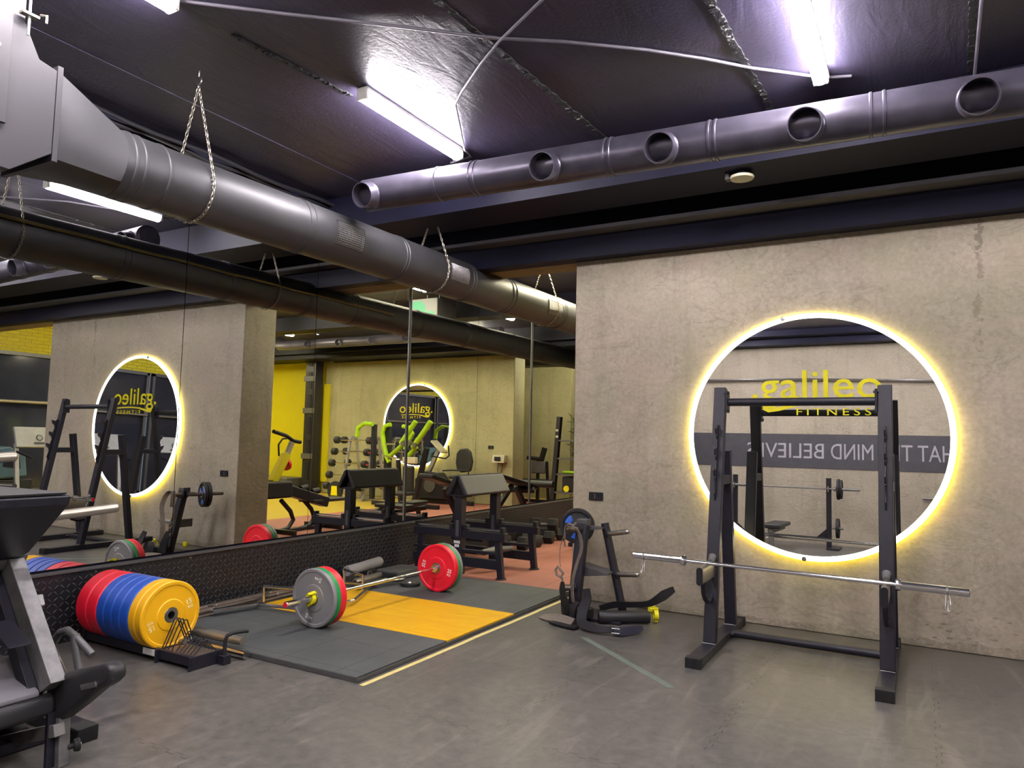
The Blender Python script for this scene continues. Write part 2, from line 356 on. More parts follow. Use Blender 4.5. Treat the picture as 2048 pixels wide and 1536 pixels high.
def plate_mat():
    m, nt, b = newmat('black_diamond_plate'); co = objco(nt)
    sep = N(nt, 'ShaderNodeSeparateXYZ'); nt.links.new(co, sep.inputs[0])
    c_ = 0.042
    u = math_(nt, 'MULTIPLY', sep.outputs[1], 1 / c_); v = math_(nt, 'MULTIPLY', sep.outputs[2], 1 / c_)
    par = math_(nt, 'MODULO', math_(nt, 'ADD', math_(nt, 'ADD', math_(nt, 'FLOOR', u), math_(nt, 'FLOOR', v)), 200.0), 2.0)
    lu = math_(nt, 'SUBTRACT', math_(nt, 'FRACT', u), 0.5); lv = math_(nt, 'SUBTRACT', math_(nt, 'FRACT', v), 0.5)
    a = math_(nt, 'MULTIPLY', math_(nt, 'ADD', lu, lv), 0.7071); d = math_(nt, 'MULTIPLY', math_(nt, 'SUBTRACT', lu, lv), 0.7071)
    def mx(p, q): return math_(nt, 'ADD', math_(nt, 'MULTIPLY', p, par), math_(nt, 'MULTIPLY', q, math_(nt, 'SUBTRACT', 1.0, par)))
    aa = mx(a, d); bb = mx(d, a)
    h = math_(nt, 'SUBTRACT', 1.0, math_(nt, 'ADD', math_(nt, 'POWER', math_(nt, 'MULTIPLY', math_(nt, 'ABSOLUTE', aa), 1 / 0.5), 2.0), math_(nt, 'POWER', math_(nt, 'MULTIPLY', math_(nt, 'ABSOLUTE', bb), 1 / 0.15), 2.0)))
    h = math_(nt, 'MINIMUM', math_(nt, 'MAXIMUM', h, 0.0), 1.0)
    nt.links.new(ramp(nt, h, [(0.0, (0.010, 0.010, 0.013, 1)), (1.0, (0.05, 0.049, 0.055, 1))]), b.inputs['Base Color'])  # raised lenses coloured paler to paint in their highlights
    b.inputs['Roughness'].default_value = 0.40; b.inputs['Metallic'].default_value = 0.0
    bump(nt, h, b, 1.0, 0.008); return m
m_plate = plate_mat()
def brick_mat():
    m, nt, b = newmat('yellow_painted_brick'); co = objco(nt)
    cb = N(nt, 'ShaderNodeCombineXYZ'); sep = N(nt, 'ShaderNodeSeparateXYZ'); nt.links.new(co, sep.inputs[0])
    nt.links.new(sep.outputs[1], cb.inputs[0]); nt.links.new(sep.outputs[2], cb.inputs[1])
    br = N(nt, 'ShaderNodeTexBrick'); nt.links.new(cb.outputs[0], br.inputs['Vector'])
    br.inputs['Color1'].default_value = (0.72, 0.62, 0.0, 1); br.inputs['Color2'].default_value = (0.60, 0.50, 0.0, 1)
    br.inputs['Mortar'].default_value = (0.25, 0.2, 0.0, 1); br.inputs['Scale'].default_value = 1.0
    br.inputs['Brick Width'].default_value = 0.25; br.inputs['Row Height'].default_value = 0.08; br.inputs['Mortar Size'].default_value = 0.006
    nt.links.new(br.outputs[0], b.inputs['Base Color']); b.inputs['Roughness'].default_value = 0.6
    bump(nt, br.outputs[1], b, -0.4, 0.01); return m
m_brick = brick_mat()
# ============================================================ setting
struct('floor', MB().box(-0.1, 12.1, -6.3, 2.30, -0.08, 0), m_floor, 'worn grey rubber puzzle-mat gym floor')
struct('floor', MB().box(-0.1, 4.8, 2.30, 12.3, -0.08, 0), m_redf, 'terracotta rubber floor behind the concrete partition')
struct('floor', MB().box(4.8, 12.1, 2.30, 12.3, -0.08, 0).box(-0.1, 12.1, 12.3, 16.3, -0.08, 0), m_woodf, 'yellowish wooden floor of the far gym area')
struct('ceiling', MB().box(-0.1, 12.1, -6.3, 16.3, 3.95, 4.05), m_ceil, 'black painted concrete slab ceiling')
struct('ceiling', MB().box(-0.02, 0.70, -6.3, 1.0, 3.943, 3.949), m_ceil, 'slightly lower ceiling band along the mirrors')
def rough_strip(name, x0, x1, y0, y1, z, m, seed, wob=0.02, n=60):
    random.seed(seed); mb = MB(); L = []; R = []
    for i in range(n + 1):
        y = y0 + (y1 - y0) * i / n; c = x0 + (x1 - x0) * i / n
        L.append((c - 0.012 - random.random() * wob, y)); R.append((c + 0.012 + random.random() * wob, y))
    for i in range(n): mb.prism([L[i], R[i], R[i + 1], L[i + 1]], 'xy', z - 0.006 - random.random() * 0.008, z + 0.004)
    return struct(name, mb, m)
m_joint = concrete('flaked_joint_filler', (0.004, 0.004, 0.006, 1), (0.012, 0.012, 0.014, 1), (0.10, 0.10, 0.09, 1), 1, 6)
m_joint2 = simple('dark_joint', (0.006, 0.006, 0.009, 1), 0.7)
def flake_mat():
    m, nt, b = newmat('flaking_joint_paint'); co = objco(nt)
    f = math_(nt, 'GREATER_THAN', noise(nt, 22, 5, co, 0.7), 0.60)
    g = math_(nt, 'GREATER_THAN', noise(nt, 1.7, 2, co), 0.5)
    nt.links.new(mix(nt, math_(nt, 'MULTIPLY', f, g), (0.008, 0.008, 0.011, 1), (0.42, 0.42, 0.40, 1)), b.inputs['Base Color'])
    b.inputs['Roughness'].default_value = 0.6; bump(nt, noise(nt, 25, 4, co), b, 0.8, 0.02); return m
m_flake = flake_mat()
rough_strip('trim_1', 3.02, 3.19, -1.8, 0.95, 3.95, m_flake, 1)
rough_strip('trim_2', 4.35, 4.45, -1.4, 0.95, 3.95, m_flake, 2)
rough_strip('trim_3', 5.60, 5.68, -1.0, 0.95, 3.95, m_joint2, 3, 0.01)
rough_strip('trim_4', 1.73, 1.84, -1.6, -0.66, 3.95, m_flake, 4, 0.01)
# beams over the concrete wall
struct('trim_5', MB().box(-0.02, 12.0, 0.97, 1.50, 3.60, 3.949), m_beam, 'black ceiling beam behind the pipe')
struct('trim_6', MB().box(-0.02, 12.0, 1.88, 2.06, 3.285, 3.949), m_beam, 'black beam above the concrete wall')
struct('trim_7', MB().box(-0.02, 12.0, 1.70, 1.879, 3.495, 3.53), m_ledge, 'grey ledge strip along the black beam')
struct('trim_8', MB().box(-0.02, 12.0, 2.061, 2.46, 3.31, 3.949), m_lintel, 'bare concrete lintel')
struct('trim_9', MB().box(-0.02, 12.0, 2.461, 2.9, 3.60, 3.949), m_beam)
struct('trim_10', MB().box(0.0, 12.0, 9.2, 9.98, 3.50, 3.949).box(0.0, 12.0, 9.05, 9.199, 3.62, 3.65), m_beam)
struct('trim_11', MB().box(0.0, 12.0, 6.2, 6.6, 3.66, 3.949), m_beam)
struct('trim_12', MB().box(0.0, 12.0, -6.299, -6.0, 3.72, 3.949).box(0.0, 12.0, -5.99, -5.7, 3.84, 3.949), m_beam)
# walls
struct('wall_left', MB().box(-0.2, -0.02, -6.3, 16.3, 0, 3.95), m_beam, 'black wall behind the mirrors')
struct('wall_back', MB().box(-0.2, 12.2, -6.45, -6.3, 0, 3.95), m_conc, 'stained concrete wall opposite the round mirror')
wf = struct('wall_front', MB().box(2.39, 6.98, 2.04, 2.57, 0, 3.31), m_concf, 'thick plastered concrete partition', bevel=0.012)
struct('wall_far', MB().box(2.77, 8.62, 10.0, 10.5, 0, 3.48), m_conc2, 'concrete wall of the far area', bevel=0.02)
struct('wall_far', MB().box(2.55, 4.7, 12.6, 13.0, 0, 3.45), m_conc2)
struct('wall_far', MB().box(-0.02, 12.1, 16.3, 16.45, 0, 3.95), m_conc2)
struct('wall_far', MB().box(0.0, 2.1, 14.2, 14.6, 0, 3.0), m_conc2)
struct('wall_far', MB().box(8.64, 12.0, 10.1, 10.3, 0, 3.95), m_yelw, 'bright yellow wall of the far area')
struct('wall_right', MB().box(12.0, 12.2, -6.3, 16.3, 0, 0.12).box(12.0, 12.2, -6.3, 16.3, 3.22, 3.95), m_brick, 'yellow painted brick band over the windows')
struct('wall_right', MB().box(12.0, 12.2, 6.4, 16.3, 0.12, 3.22), m_brick)
# windows of the right-hand wall (seen only in the mirrors)
k = 1
for y0, y1 in ((-6.3, -3.2), (-3.1, 0.0), (0.1, 3.2), (3.3, 6.4)):
    wn = tag(bpy.data.objects.new('window_%d' % k, None), 'dark window under the yellow brick band', None); C.objects.link(wn); wn.location = (12.05, y0, 0.9); wn['kind'] = 'structure'; k += 1
    MB().box(12.06, 12.08, y0, y1, 0.12, 3.2).build('pane', m_glassd, wn)
    MB().box(11.97, 12.05, y0, y1, 3.14, 3.22).box(11.97, 12.05, y0, y1, 0.12, 0.2).box(11.97, 12.06, y0, y0 + 0.07, 0.12, 3.2).box(11.97, 12.06, y1 - 0.07, y1, 0.12, 3.2).build('window_frame', m_shelf, wn)
    MB().tube([(11.94, y0, 2.12), (11.94, y1, 2.12)], 0.035).build('rail', m_satin, wn)
struct('trim_13', MB().box(9.55, 9.85, 1.95, 2.3, 0, 3.6), m_beam, 'black column beside the partition')

# ------------------------------------------------------------ wall mirrors
seams = [-6.25, -5.2, -3.66, -2.11, -0.58, 0.93, 2.48, 4.03, 5.62, 7.28, 8.85]
pos = ['above the checkered plate at the leg press', 'beside the leg press machine', 'above the bumper plate storage rack', 'showing the round mirror and rack',
       'showing the edge of the concrete partition', 'reflecting the curl bench', 'with a black post at its near edge', 'reflecting the white lit sign box', 'farthest one in sight beyond the curl bench', 'hidden mostly by the concrete wall', '']
for i in range(len(seams) - 1):
    y0, y1 = seams[i] + 0.003, seams[i + 1] - 0.003
    o = MB().box(-0.012, 0, y0, y1, 0.53, 3.89).build('wall_mirror', m_mir, None, smooth=False)
    tag(o, 'tall frameless wall mirror panel ' + pos[i], 'mirror', 'mirror panels along the left wall')
for y, s in ((2.48, 'beside the curl bench'), (5.62, 'farther from the camera')):
    t = thing('mirror_post', 'slim black post between two wall mirrors, ' + s, 'post', (0.02, y, 0.53), 'black posts between the mirrors')
    MB().box(0.001, 0.016, y - 0.012, y + 0.012, 0.53, 3.89).build('post', m_blackm, t, 0.002)
    MB().box(0.001, 0.010, y - 0.016, y - 0.013, 0.53, 3.89).build('chrome_edge', m_steel, t)
# checkered kick plate
t = thing('kick_plate', 'black checkered steel plate below the wall mirrors', 'metal plate', (0.005, -6.2, 0))
MB().box(-0.015, 0.012, -6.25, 13.0, 0.0, 0.49).build('checker_sheet', m_plate, t, smooth=False)
MB().box(-0.015, 0.028, -6.25, 13.0, 0.49, 0.512).build('top_rail', m_shelf, t, 0.003)
for i in range(9): MB().lathe([(0, 0.009), (0.004, 0.007), (0.005, 0)], (0.012, -2.0 + i * 0.8, 0.47), (1, 0, 0), 10).build('screw', m_steel, t)

# ------------------------------------------------------------ ceiling lamps
def lamp(x, y, i, far):
    near = ['above the pipe end', 'nearest the round mirror', 'beyond the partition', 'above the leg press', 'over the open floor', 'behind the rack side', 'at the back wall mirrors', 'at the back wall banner']
    t = thing('ceiling_lamp', ('warm white tube lamp on the far black ceiling, ' if far else 'long white tube lamp on the black ceiling, ') +
              (['first row by the mirrors', 'first row middle', 'first row by the windows', 'second row by the mirrors', 'second row middle', 'second row by the dumbbell rack', 'second row by the yellow wall', 'near the far concrete wall', 'past the far concrete wall'][i] if far else near[i]),
              'lamp', (x, y, 3.93), 'tube lamps of the far area' if far else 'tube lamps on the ceiling')
    L = 0.6
    MB().box(x - 0.045, x + 0.045, y - L, y + L, 3.90, 3.949).build('housing', m_lampbody, t, 0.005)
    MB().tube([(x, y - L + 0.01, 3.895), (x, y + L - 0.01, 3.895)], 0.050, 14).build('diffuser', m_lampf if far else m_lamp, t)
    for s in (-1, 1): MB().box(x - 0.047, x + 0.047, y + s * L - 0.012, y + s * L + 0.012, 3.855, 3.945).build('end_cap', m_lampbody, t, 0.006)
for i, (x, y) in enumerate(LAMPS_NEAR): lamp(x, y, i, False)
for i, (x, y) in enumerate(LAMPS_FAR): lamp(x, y, i, True)
# cable conduits on the ceiling
def cable(label, pts, r=0.011, m=m_cable, group='conduits on the ceiling'):
    mb = MB(); mb.tube(pts, r, 8)
    return tag(mb.build('conduit', m, None), label, 'cable conduit', group)
zc = 3.936
cable('grey conduit running between two tube lamps across the ceiling', [(1.75, -2.0, zc), (2.2, -1.62, zc), (2.645, -1.265, zc), (3.168, -0.83, zc), (3.5, -0.62, zc), (3.911, -0.305, zc), (4.2, -0.04, zc), (4.45, 0.22, zc), (4.846, 0.56, zc), (5.0, 0.615, zc)], 0.010)
cable('bent grey conduit running down to the lamp above the pipe', [(3.9, -1.25, 3.925), (3.544, -1.043, 3.925), (3.168, -0.82, 3.925), (2.92, -0.64, 3.925), (2.60, -0.38, 3.925), (2.46, -0.25, 3.925), (2.38, -0.1, 3.925), (2.15, 0.32, 3.925), (2.07, 0.47, 3.925), (2.03, 0.62, 3.925), (1.8, 0.66, 3.925)], 0.009)
cable('thin straight conduit along a dark ceiling joint', [(5.66, -1.2, zc), (5.70, 0.96, zc)], 0.009)
cable('black cable bundle in the corner above the mirrors', [(0.06, -3.0 + i * 0.25, 3.86 + 0.02 * math.sin(i * 1.7)) for i in range(17)], 0.022, m_blackm)
cable('second black cable bundle beside the mirrors', [(0.13, -3.0 + i * 0.25, 3.872 + 0.012 * math.sin(i * 1.3 + 1)) for i in range(17)], 0.018, m_blackm)
cable('thick pale tube added as the lit rim along the rear face of the duct', [(0.93, -3.0 + i * 0.3, 3.19 + 0.004 * math.sin(i * 2)) for i in range(22)], 0.013, m_tape)  # pale tube drawn for the light catching the duct rim

# ------------------------------------------------------------ main duct
t = thing('ventilation_duct', 'big black round duct hanging along the mirrors', 'duct', (1.157, 0, 3.14))
def dz(y): return 3.14 + 0.014 * y
R = 0.205
D0 = -1.98
def skin(pts_r, n=48, x=1.157):
    mb = MB(); mb.lathe([(y, r) for y, r in pts_r], (x, 0, 3.14), (0, 1, 0.014), n); return mb
skin([(D0, R), (16.2, R), (16.2, 0.0)]).build('duct_body', m_duct, t)
for y in (-1.92, -1.86, -1.70, -0.52, -0.46, 0.66, 0.70, 1.78, 1.83, 2.62, 2.70, 4.0, 4.05, 5.3, 5.35, 6.9):
    skin([(y - 0.013, R - 0.002), (y - 0.006, R + 0.006), (y + 0.006, R + 0.006), (y + 0.013, R - 0.002)]).build('seam_ring', m_duct, t)
# square-to-round reducer
mb = MB(); n = 48; vs = []; HW = 0.235
for k in range(n):
    a = 2 * PI * k / n + PI / 4; c, s = math.cos(a), math.sin(a); q = HW / max(abs(c), abs(s))
    vs.append((1.157 + c * q, -2.40, 3.175 + s * q))
for k in range(n):
    a = 2 * PI * k / n + PI / 4; vs.append((1.157 + math.cos(a) * R, D0, dz(D0) + math.sin(a) * R))
mb.add(vs, [(k, (k + 1) % n, n + (k + 1) % n, n + k) for k in range(n)]); mb.build('reducer', m_duct, t)
MB().box(0.90, 1.414, -2.425, -2.395, 2.915, 3.435).build('flange', m_plenum, t, 0.003)
# plenum box with slanted corner
pl = MB()
pl.prism([(-2.43, 2.95), (-2.43, 3.40), (-2.52, 3.42), (-2.60, 3.58), (-2.60, 3.72), (-3.9, 3.72), (-3.9, 2.80), (-2.62, 2.80)], 'yz', 0.86, 1.42)
pl.build('plenum_box', m_plenum, t, 0.004)
MB().box(1.421, 1.435, -3.9, -2.66, 3.02, 3.80).build('side_panel', m_plenum, t, 0.002)
for y, z in ((-2.72, 3.08), (-2.72, 3.4), (-2.72, 3.74), (-3.0, 3.08)): MB().lathe([(0, 0.012), (0.008, 0.010), (0.009, 0)], (1.435, y, z), (1, 0, 0), 10).build('bolt', m_steel, t)
rod = MB().tube([(1.455, -2.60, 3.94), (1.455, -2.60, 3.50)], 0.007, 8).build('hanger_rod', m_steel, t)
MB().box(1.436, 1.475, -2.64, -2.56, 3.60, 3.612).tube([(1.46, -2.55, 3.63), (1.50, -2.54, 3.62), (1.50, -2.54, 3.58)], 0.006, 6).build('rod_clamp', m_satin, rod)
# mesh grilles set into the duct
def grille(y0, y1, a0, a1):
    g = MB(); x0, z0 = 1.157, dz((y0 + y1) / 2)
    def P(y, a, r): return (x0 + r * math.cos(a), y, z0 + r * math.sin(a))
    na = 8
    vs = [P(y, a0 + (a1 - a0) * i / na, R + 0.003) for y in (y0, y1) for i in range(na + 1)]
    g.add(vs, [(i, i + 1, i + na + 2, i + na + 1) for i in range(na)]); gr = g.build('grille_opening', m_blackm, t)
    g = MB()
    for i in range(na * 1 + 4):
        a = a0 + (a1 - a0) * i / (na + 3); g.tube([P(y0, a, R + 0.006), P(y1, a, R + 0.006)], 0.0016, 5)
    m_ = int((y1 - y0) / 0.016)
    for i in range(m_ + 1):
        y = y0 + (y1 - y0) * i / m_; g.tube([P(y, a0 + (a1 - a0) * j / 8, R + 0.006) for j in range(9)], 0.0016, 5)
    g.build('wire_mesh', m_steel, gr)
    g = MB()
    for y in (y0, y1): g.tube([P(y, a0 + (a1 - a0) * j / 8, R + 0.004) for j in range(9)], 0.005, 6)
    for a in (a0, a1): g.tube([P(y0, a, R + 0.004), P(y1, a, R + 0.004)], 0.005, 6)
    g.build('grille_rim', m_duct, gr)
grille(-0.24, 0.08, -0.50, 0.42); grille(1.36, 1.68, -0.42, 0.40); grille(3.50, 3.90, -0.50, 0.35)
# chains
def chain(y, hx, hz, label, wrap=True):
    t = thing('hanging_chain', label, 'chain', (hx, y, hz), 'chains holding the duct')
    x0, z0 = 1.157, dz(y); Rr = R + 0.010; top = Vector((hx, y, hz - 0.09)); pts = []
    # tangent points
    d = top.z - z0; al = math.acos(Rr / d); aR = PI / 2 - al; aL = PI / 2 + al
    path = [top, Vector((x0 + Rr * math.cos(aR), y, z0 + Rr * math.sin(aR)))]
    for i in range(1, 41):
        a = aR - i * (2 * PI - (aL - aR)) / 40; path.append(Vector((x0 + Rr * math.cos(a), y + 0.0, z0 + Rr * math.sin(a))))
    path.append(top)
    mb = MB(); step = 0.030; acc = 0; last = path[0]; k = 0; i = 1; cur = path[0].copy()
    seglist = []
    while i < len(path):
        v = path[i] - cur; L = v.length
        if L < step: cur = path[i].copy() if i == len(path) - 1 else cur; i += 1; continue
        v.normalize(); nxt = cur + v * step; seglist.append((cur.copy(), nxt.copy())); cur = nxt
    for k, (a, b) in enumerate(seglist):
        c = (a + b) / 2; d = (b - a).normalized(); side = Vector((0, 1, 0)) if k % 2 else d.cross(Vector((0, 1, 0))).normalized()
        mb.tube([c + d * 0.0205 * math.cos(q) + side * 0.009 * math.sin(q) for q in [2 * PI * j / 8 for j in range(8)]], 0.0032, 5, closed=True)
    mb.build('chain_links', m_satin, t)
    h = MB(); h.tube([(hx, y, hz + 0.02), (hx, y, hz - 0.02)] + arc((hx + 0.0, y, hz - 0.05), 0.026, PI / 2, -PI * 0.9, 10), 0.005, 6); h.build('ceiling_hook', m_steel, t)
chain(-1.40, 1.157, 3.93, 'galvanised chain on a ceiling hook around the duct near the reducer')
chain(1.30, 1.157, 3.85, 'galvanised chain around the duct behind the pipe end')
chain(3.75, 1.157, 3.93, 'galvanised chain around the duct next to the concrete wall')

# ------------------------------------------------------------ second pipe with outlets
t = thing('outlet_pipe', 'grey round air pipe with open outlets across the ceiling', 'pipe', (1.40, 0, 3.475))
ax = Vector((1, 0.06, 0)).normalized()
def py(x): return 0.0 + 0.06 * (x - 1.5)
mb = MB(); mb.lathe([(0, 0.0), (0, 0.10), (0.02, 0.128), (7.5, 0.128), (7.5, 0.0)], (1.42, py(1.42), 3.475), ax, 40); mb.build('pipe_body', m_duct2, t)
for x in (2.15, 2.45, 2.49, 3.50, 3.54, 4.20, 4.24, 5.13, 5.20, 5.95):
    MB().lathe([(-0.012, 0.126), (-0.006, 0.134), (0.006, 0.134), (0.012, 0.126)], (x, py(x), 3.475), ax, 40).build('seam_ring', m_duct2, t)
for x in (1.56, 3.10, 3.92, 4.79, 5.66, 7.0):
    c = Vector((x, py(x), 3.46)); d = Vector((0.0, -1, -0.28)).normalized()
    st = MB(); st.lathe([(0.05, 0.098), (0.215, 0.098), (0.215, 0.092), (0.09, 0.092), (0.09, 0.0)], c, d, 32); o = st.build('outlet', m_duct2, t)
    MB().lathe([(0.125, 0.108), (0.135, 0.104), (0.14, 0.098)], c, d, 32).build('collar', m_duct2, o)
    MB().lathe([(0.094, 0.090), (0.096, 0.0)], c, d, 32).build('inner_disc', m_inside, o)
# the reflected far pipe
t = thing('outlet_pipe', 'dark air pipe with outlets in the far area, mirrored above the ring mirror', 'pipe', (5, 8.4, 3.74))
mb = MB(); pts = [(9.0, 8.75, 3.93), (8.9, 8.55, 3.82), (8.7, 8.42, 3.75), (8.4, 8.4, 3.74), (2.2, 8.4, 3.74)]
mb.tube(pts, 0.115, 24); mb.build('pipe_body', m_duct2, t)
for x in (7.6, 6.6, 5.6, 4.6, 3.6):
    MB().lathe([(0.05, 0.085), (0.16, 0.085), (0.16, 0.078), (0.09, 0.076), (0.09, 0)], (x, 8.4, 3.74), (0, -1, -0.15), 24).build('outlet', m_duct2, t)
# round ceiling speaker
t = thing('ceiling_speaker', 'round cream ceiling speaker under the black beam', 'speaker', (4.19, 1.16, 3.62))
MB().lathe([(0, 0.0), (0, 0.085), (0.012, 0.092), (0.02, 0.088), (0.02, 0)], (4.19, 1.14, 3.548), (0, 0, 1), 40).build('grille_disc', m_cream, t)
MB().lathe([(0, 0.06), (0.03, 0.055), (0.03, 0)], (4.19, 1.14, 3.568), (0, 0, 1), 20).build('housing', m_blackm, t)
MB().box(4.07, 4.10, 1.10, 1.17, 3.55, 3.60).build('bracket', m_shelf, t, 0.003)

# ------------------------------------------------------------ round mirrors
def ring_mirror(cx, y, cz, r, label, tilt=0.0, txt=True):
    t = thing('round_mirror', label, 'mirror', (cx, y, cz), 'round mirrors with light rings')
    n = 96; th = tilt
    def P(a, q, dy):
        z = q * math.sin(a); return (cx + q * math.cos(a), y - dy + z * math.sin(th), cz + z * math.cos(th))
    # tilt: the lower edge stands slightly prouder of the wall
    mb = MB(); mb.add([P(2 * PI * k / n, r * 0.962, 0.045) for k in range(n)] + [P(2 * PI * k / n, r * 0.962, 0.035) for k in range(n)],
                      [tuple(range(n)), tuple(reversed(range(n, 2 * n)))] + [(k, k + n, (k + 1) % n + n, (k + 1) % n) for k in range(n)])
    mb.build('mirror_glass', m_mir, t, smooth=False)
    def band(name, q0, q1, d0, d1, m):
        mb = MB(); vs = []
        for k in range(n):
            a = 2 * PI * k / n; vs += [P(a, q0, d0), P(a, q1, d0), P(a, q1, d1), P(a, q0, d1)]
        fs = []
        for k in range(n):
            b = 4 * k; c = 4 * ((k + 1) % n)
            for i in range(4): fs.append((b + i, b + (i + 1) % 4, c + (i + 1) % 4, c + i))
        mb.add(vs, fs); return mb.build(name, m, t)
    band('light_ring', r * 0.962, r, 0.030, 0.052, m_led)
    band('halo_glow_band', r * 0.985, r * 1.004, 0.012, 0.029, m_glow)  # added glowing band that throws the yellow halo onto the wall
    for a in (PI * 0.57, -PI * 0.52):
        MB().lathe([(0, 0.02), (0.01, 0.018), (0.012, 0)], P(a, r * 0.99, 0.052), (0, -1, 0), 16).build('mirror_clamp', m_steel, t)
    if txt:
        u = r / 1.02; yy = y - 0.047
        def at(dx, dz): return (cx + dx * u, yy + dz * u * math.sin(th), cz + dz * u)
        word = text('lettering', '.galileo', m_letter, t, height=0.315 * u, width=1.0 * u, origin=at(-0.475, 0.225), depth=0.002, bold=0.004)
        sw = MB(); pts = [(-0.385, 0.245), (-0.34, 0.222), (-0.25, 0.236), (-0.1, 0.262), (0.1, 0.275), (0.3, 0.272), (0.47, 0.262)]
        lo = [(x, z - (0.034 if i < 3 else 0.02)) for i, (x, z) in enumerate(pts)]
        poly = [at(*p) for p in pts] + [at(*p) for p in reversed(lo)]
        nn = len(poly); sw.add([Vector(p) + Vector((0, -0.0015, 0)) for p in poly] + poly, [tuple(range(nn))] + [(i, (i + 1) % nn, (i + 1) % nn + nn, i + nn) for i in range(nn)])
        sw.build('underline', m_letter, t, smooth=False)
        text('small_lettering', 'FITNESS', m_letter, t, height=0.058 * u, width=0.56 * u, origin=at(-0.115, 0.165), depth=0.002, bold=0.004, space=1.5)
    return t
ring_mirror(4.565, 2.035, 1.60, 1.02, 'huge round mirror with glowing white ring on the concrete wall behind the squat rack', 0.0175)
ring_mirror(5.50, 9.995, 1.82, 1.03, 'round lit mirror on the far concrete wall behind the lime machine', 0.0)
# wall sockets
def socket(x, y, z, label):
    t = thing('wall_socket', label, 'socket', (x, y, z), 'black wall sockets')
    MB().box(x - 0.072, x + 0.072, y - 0.014, y, z - 0.038, z + 0.038).build('frame', m_blackm, t, 0.004)
    MB().lathe([(0, 0.024), (0.004, 0.026), (0.004, 0.02), (-0.004, 0.018), (-0.004, 0)], (x + 0.035, y - 0.014, z), (0, -1, 0), 24).build('socket_insert', m_black, t)
    MB().box(x - 0.012, x - 0.007, y - 0.016, y - 0.013, z - 0.024, z + 0.024).build('switch_slit', m_steel, t)
socket(2.637, 2.039, 0.99, 'black double socket low on the concrete wall left of the round mirror')
socket(3.36, 9.998, 1.33, 'black socket on the far concrete wall beside the weighing display')

# ============================================================ near objects
def bumper(name, label, m, th, num, pm, r=0.225, group=None, cat='weight plate'):     # built round the x axis, centre at the origin
    t = thing(name, label, cat, (0, 0, 0), group); h = th / 2; k = r / 0.225
    pr = [(-h, .052), (-h, .10 * k), (-h + .005, .106 * k), (-h + .006, .192 * k), (-h, .20 * k), (-h, .218 * k), (-h + .007, r), (h - .007, r), (h, .218 * k), (h, .20 * k), (h - .006, .192 * k), (h - .005, .106 * k), (h, .10 * k), (h, .052)]
    MB().lathe(pr, (0, 0, 0), (1, 0, 0), 64).build('disc', m, t)
    MB().lathe([(-h - .001, .026), (-h - .001, .05), (-h + .004, .053), (h - .004, .053), (h + .001, .05), (h + .001, .026), (-h - .001, .026)], (0, 0, 0), (1, 0, 0), 32).build('hub', m_steel, t)
    for s in (1, -1):
        for a in (0.35, 0.35 + PI):
            u = Vector((0, math.cos(a), math.sin(a))); tg = Vector((s, 0, 0)).cross(u)
            c = Vector((s * (h - .0055), 0, 0)) + u * 0.152 * k
            text('weight_number', num, pm, t, height=0.036 * k, origin=c + tg * 0.016, right=u, upv=tg, depth=0.0012, bold=0.02, centre=True)
            text('unit_mark', 'KG', pm, t, height=0.022 * k, origin=c - tg * 0.022, right=u, upv=tg, depth=0.0012, bold=0.02, centre=True)
    return t
def place(t, loc, rz=0.0, rx=0.0): t.location = loc; t.rotation_euler = (0, 0, rz); return t
# ---- storage rack for bumper plates
BX = [0.185]
spec = [('red', m_red, .125, '25'), ('red', m_red, .115, '25'), ('blue', m_blue, .088, '20'), ('blue', m_blue, .088, '20'), ('blue', m_blue, .088, '20'), ('blue', m_blue, .088, '20'), ('yellow', m_yel, .073, '15'), ('yellow', m_yel, .067, '15')]
which = ['rearmost red plate against the kick plate in the storage row', 'second red plate next to the blue ones', 'blue plate touching the red plates in the storage row', 'second of four blue plates counted from the red ones', 'third of four blue plates counted from the red ones', 'blue plate touching the yellow plates in the row', 'yellow plate between the blue and the front yellow one', 'front yellow plate with white 15 and steel hub']
x = 0.17; protos = {}
for (cn, m, th, num), wl in zip(spec, which):
    key = (cn, round(th, 3)); c = (x + th / 2, -1.20, 0.277); x += th + 0.001
    if key in protos: dup(protos[key], c, wl)
    else: protos[key] = place(bumper('bumper_plate', wl, m, th - 0.002, num, m_paler if cn == 'yellow' else m_white, group='bumper plates in the storage row'), c)
t = thing('plate_storage_rack', 'low black storage rack holding the coloured bumper plates', 'weight rack', (0.7, -1.2, 0))
f = MB()
f.bar((0.12, -1.30, 0.055), (1.30, -1.30, 0.055), 0.03, 0.06).bar((0.12, -1.10, 0.055), (1.30, -1.10, 0.055), 0.03, 0.06)
f.build('side_rail', m_black, t, 0.003)
for xx in (0.13, 0.95, 1.29): MB().box(xx - 0.006, xx + 0.006, -1.335, -1.065, 0.0, 0.085).build('cross_plate', m_black, t, 0.002)
MB().box(0.97, 1.28, -1.285, -1.115, 0.075, 0.083).build('tray', m_brown, t, 0.002)
MB().box(0.80, 0.945, -1.321, -1.316, 0.035, 0.075).build('maker_sticker', m_white, t, 0.001)
for xx, h in ((0.96, 0.27), (0.985, 0.27), (1.02, 0.27), (1.06, 0.27), (1.10, 0.20), (1.13, 0.17), (1.165, 0.17), (1.20, 0.17), (1.235, 0.17), (1.27, 0.17)):
    p = [(xx - 0.01, -1.29, 0.07), (xx, -1.215, h - 0.02)] + arc((xx, -1.20, h - 0.02), 0.016, PI, 0, 8, 'yz') + [(xx, -1.185, h - 0.02), (xx + 0.01, -1.11, 0.07)]
    MB().tube(p, 0.0042, 8).build('wire_divider', m_black, t)
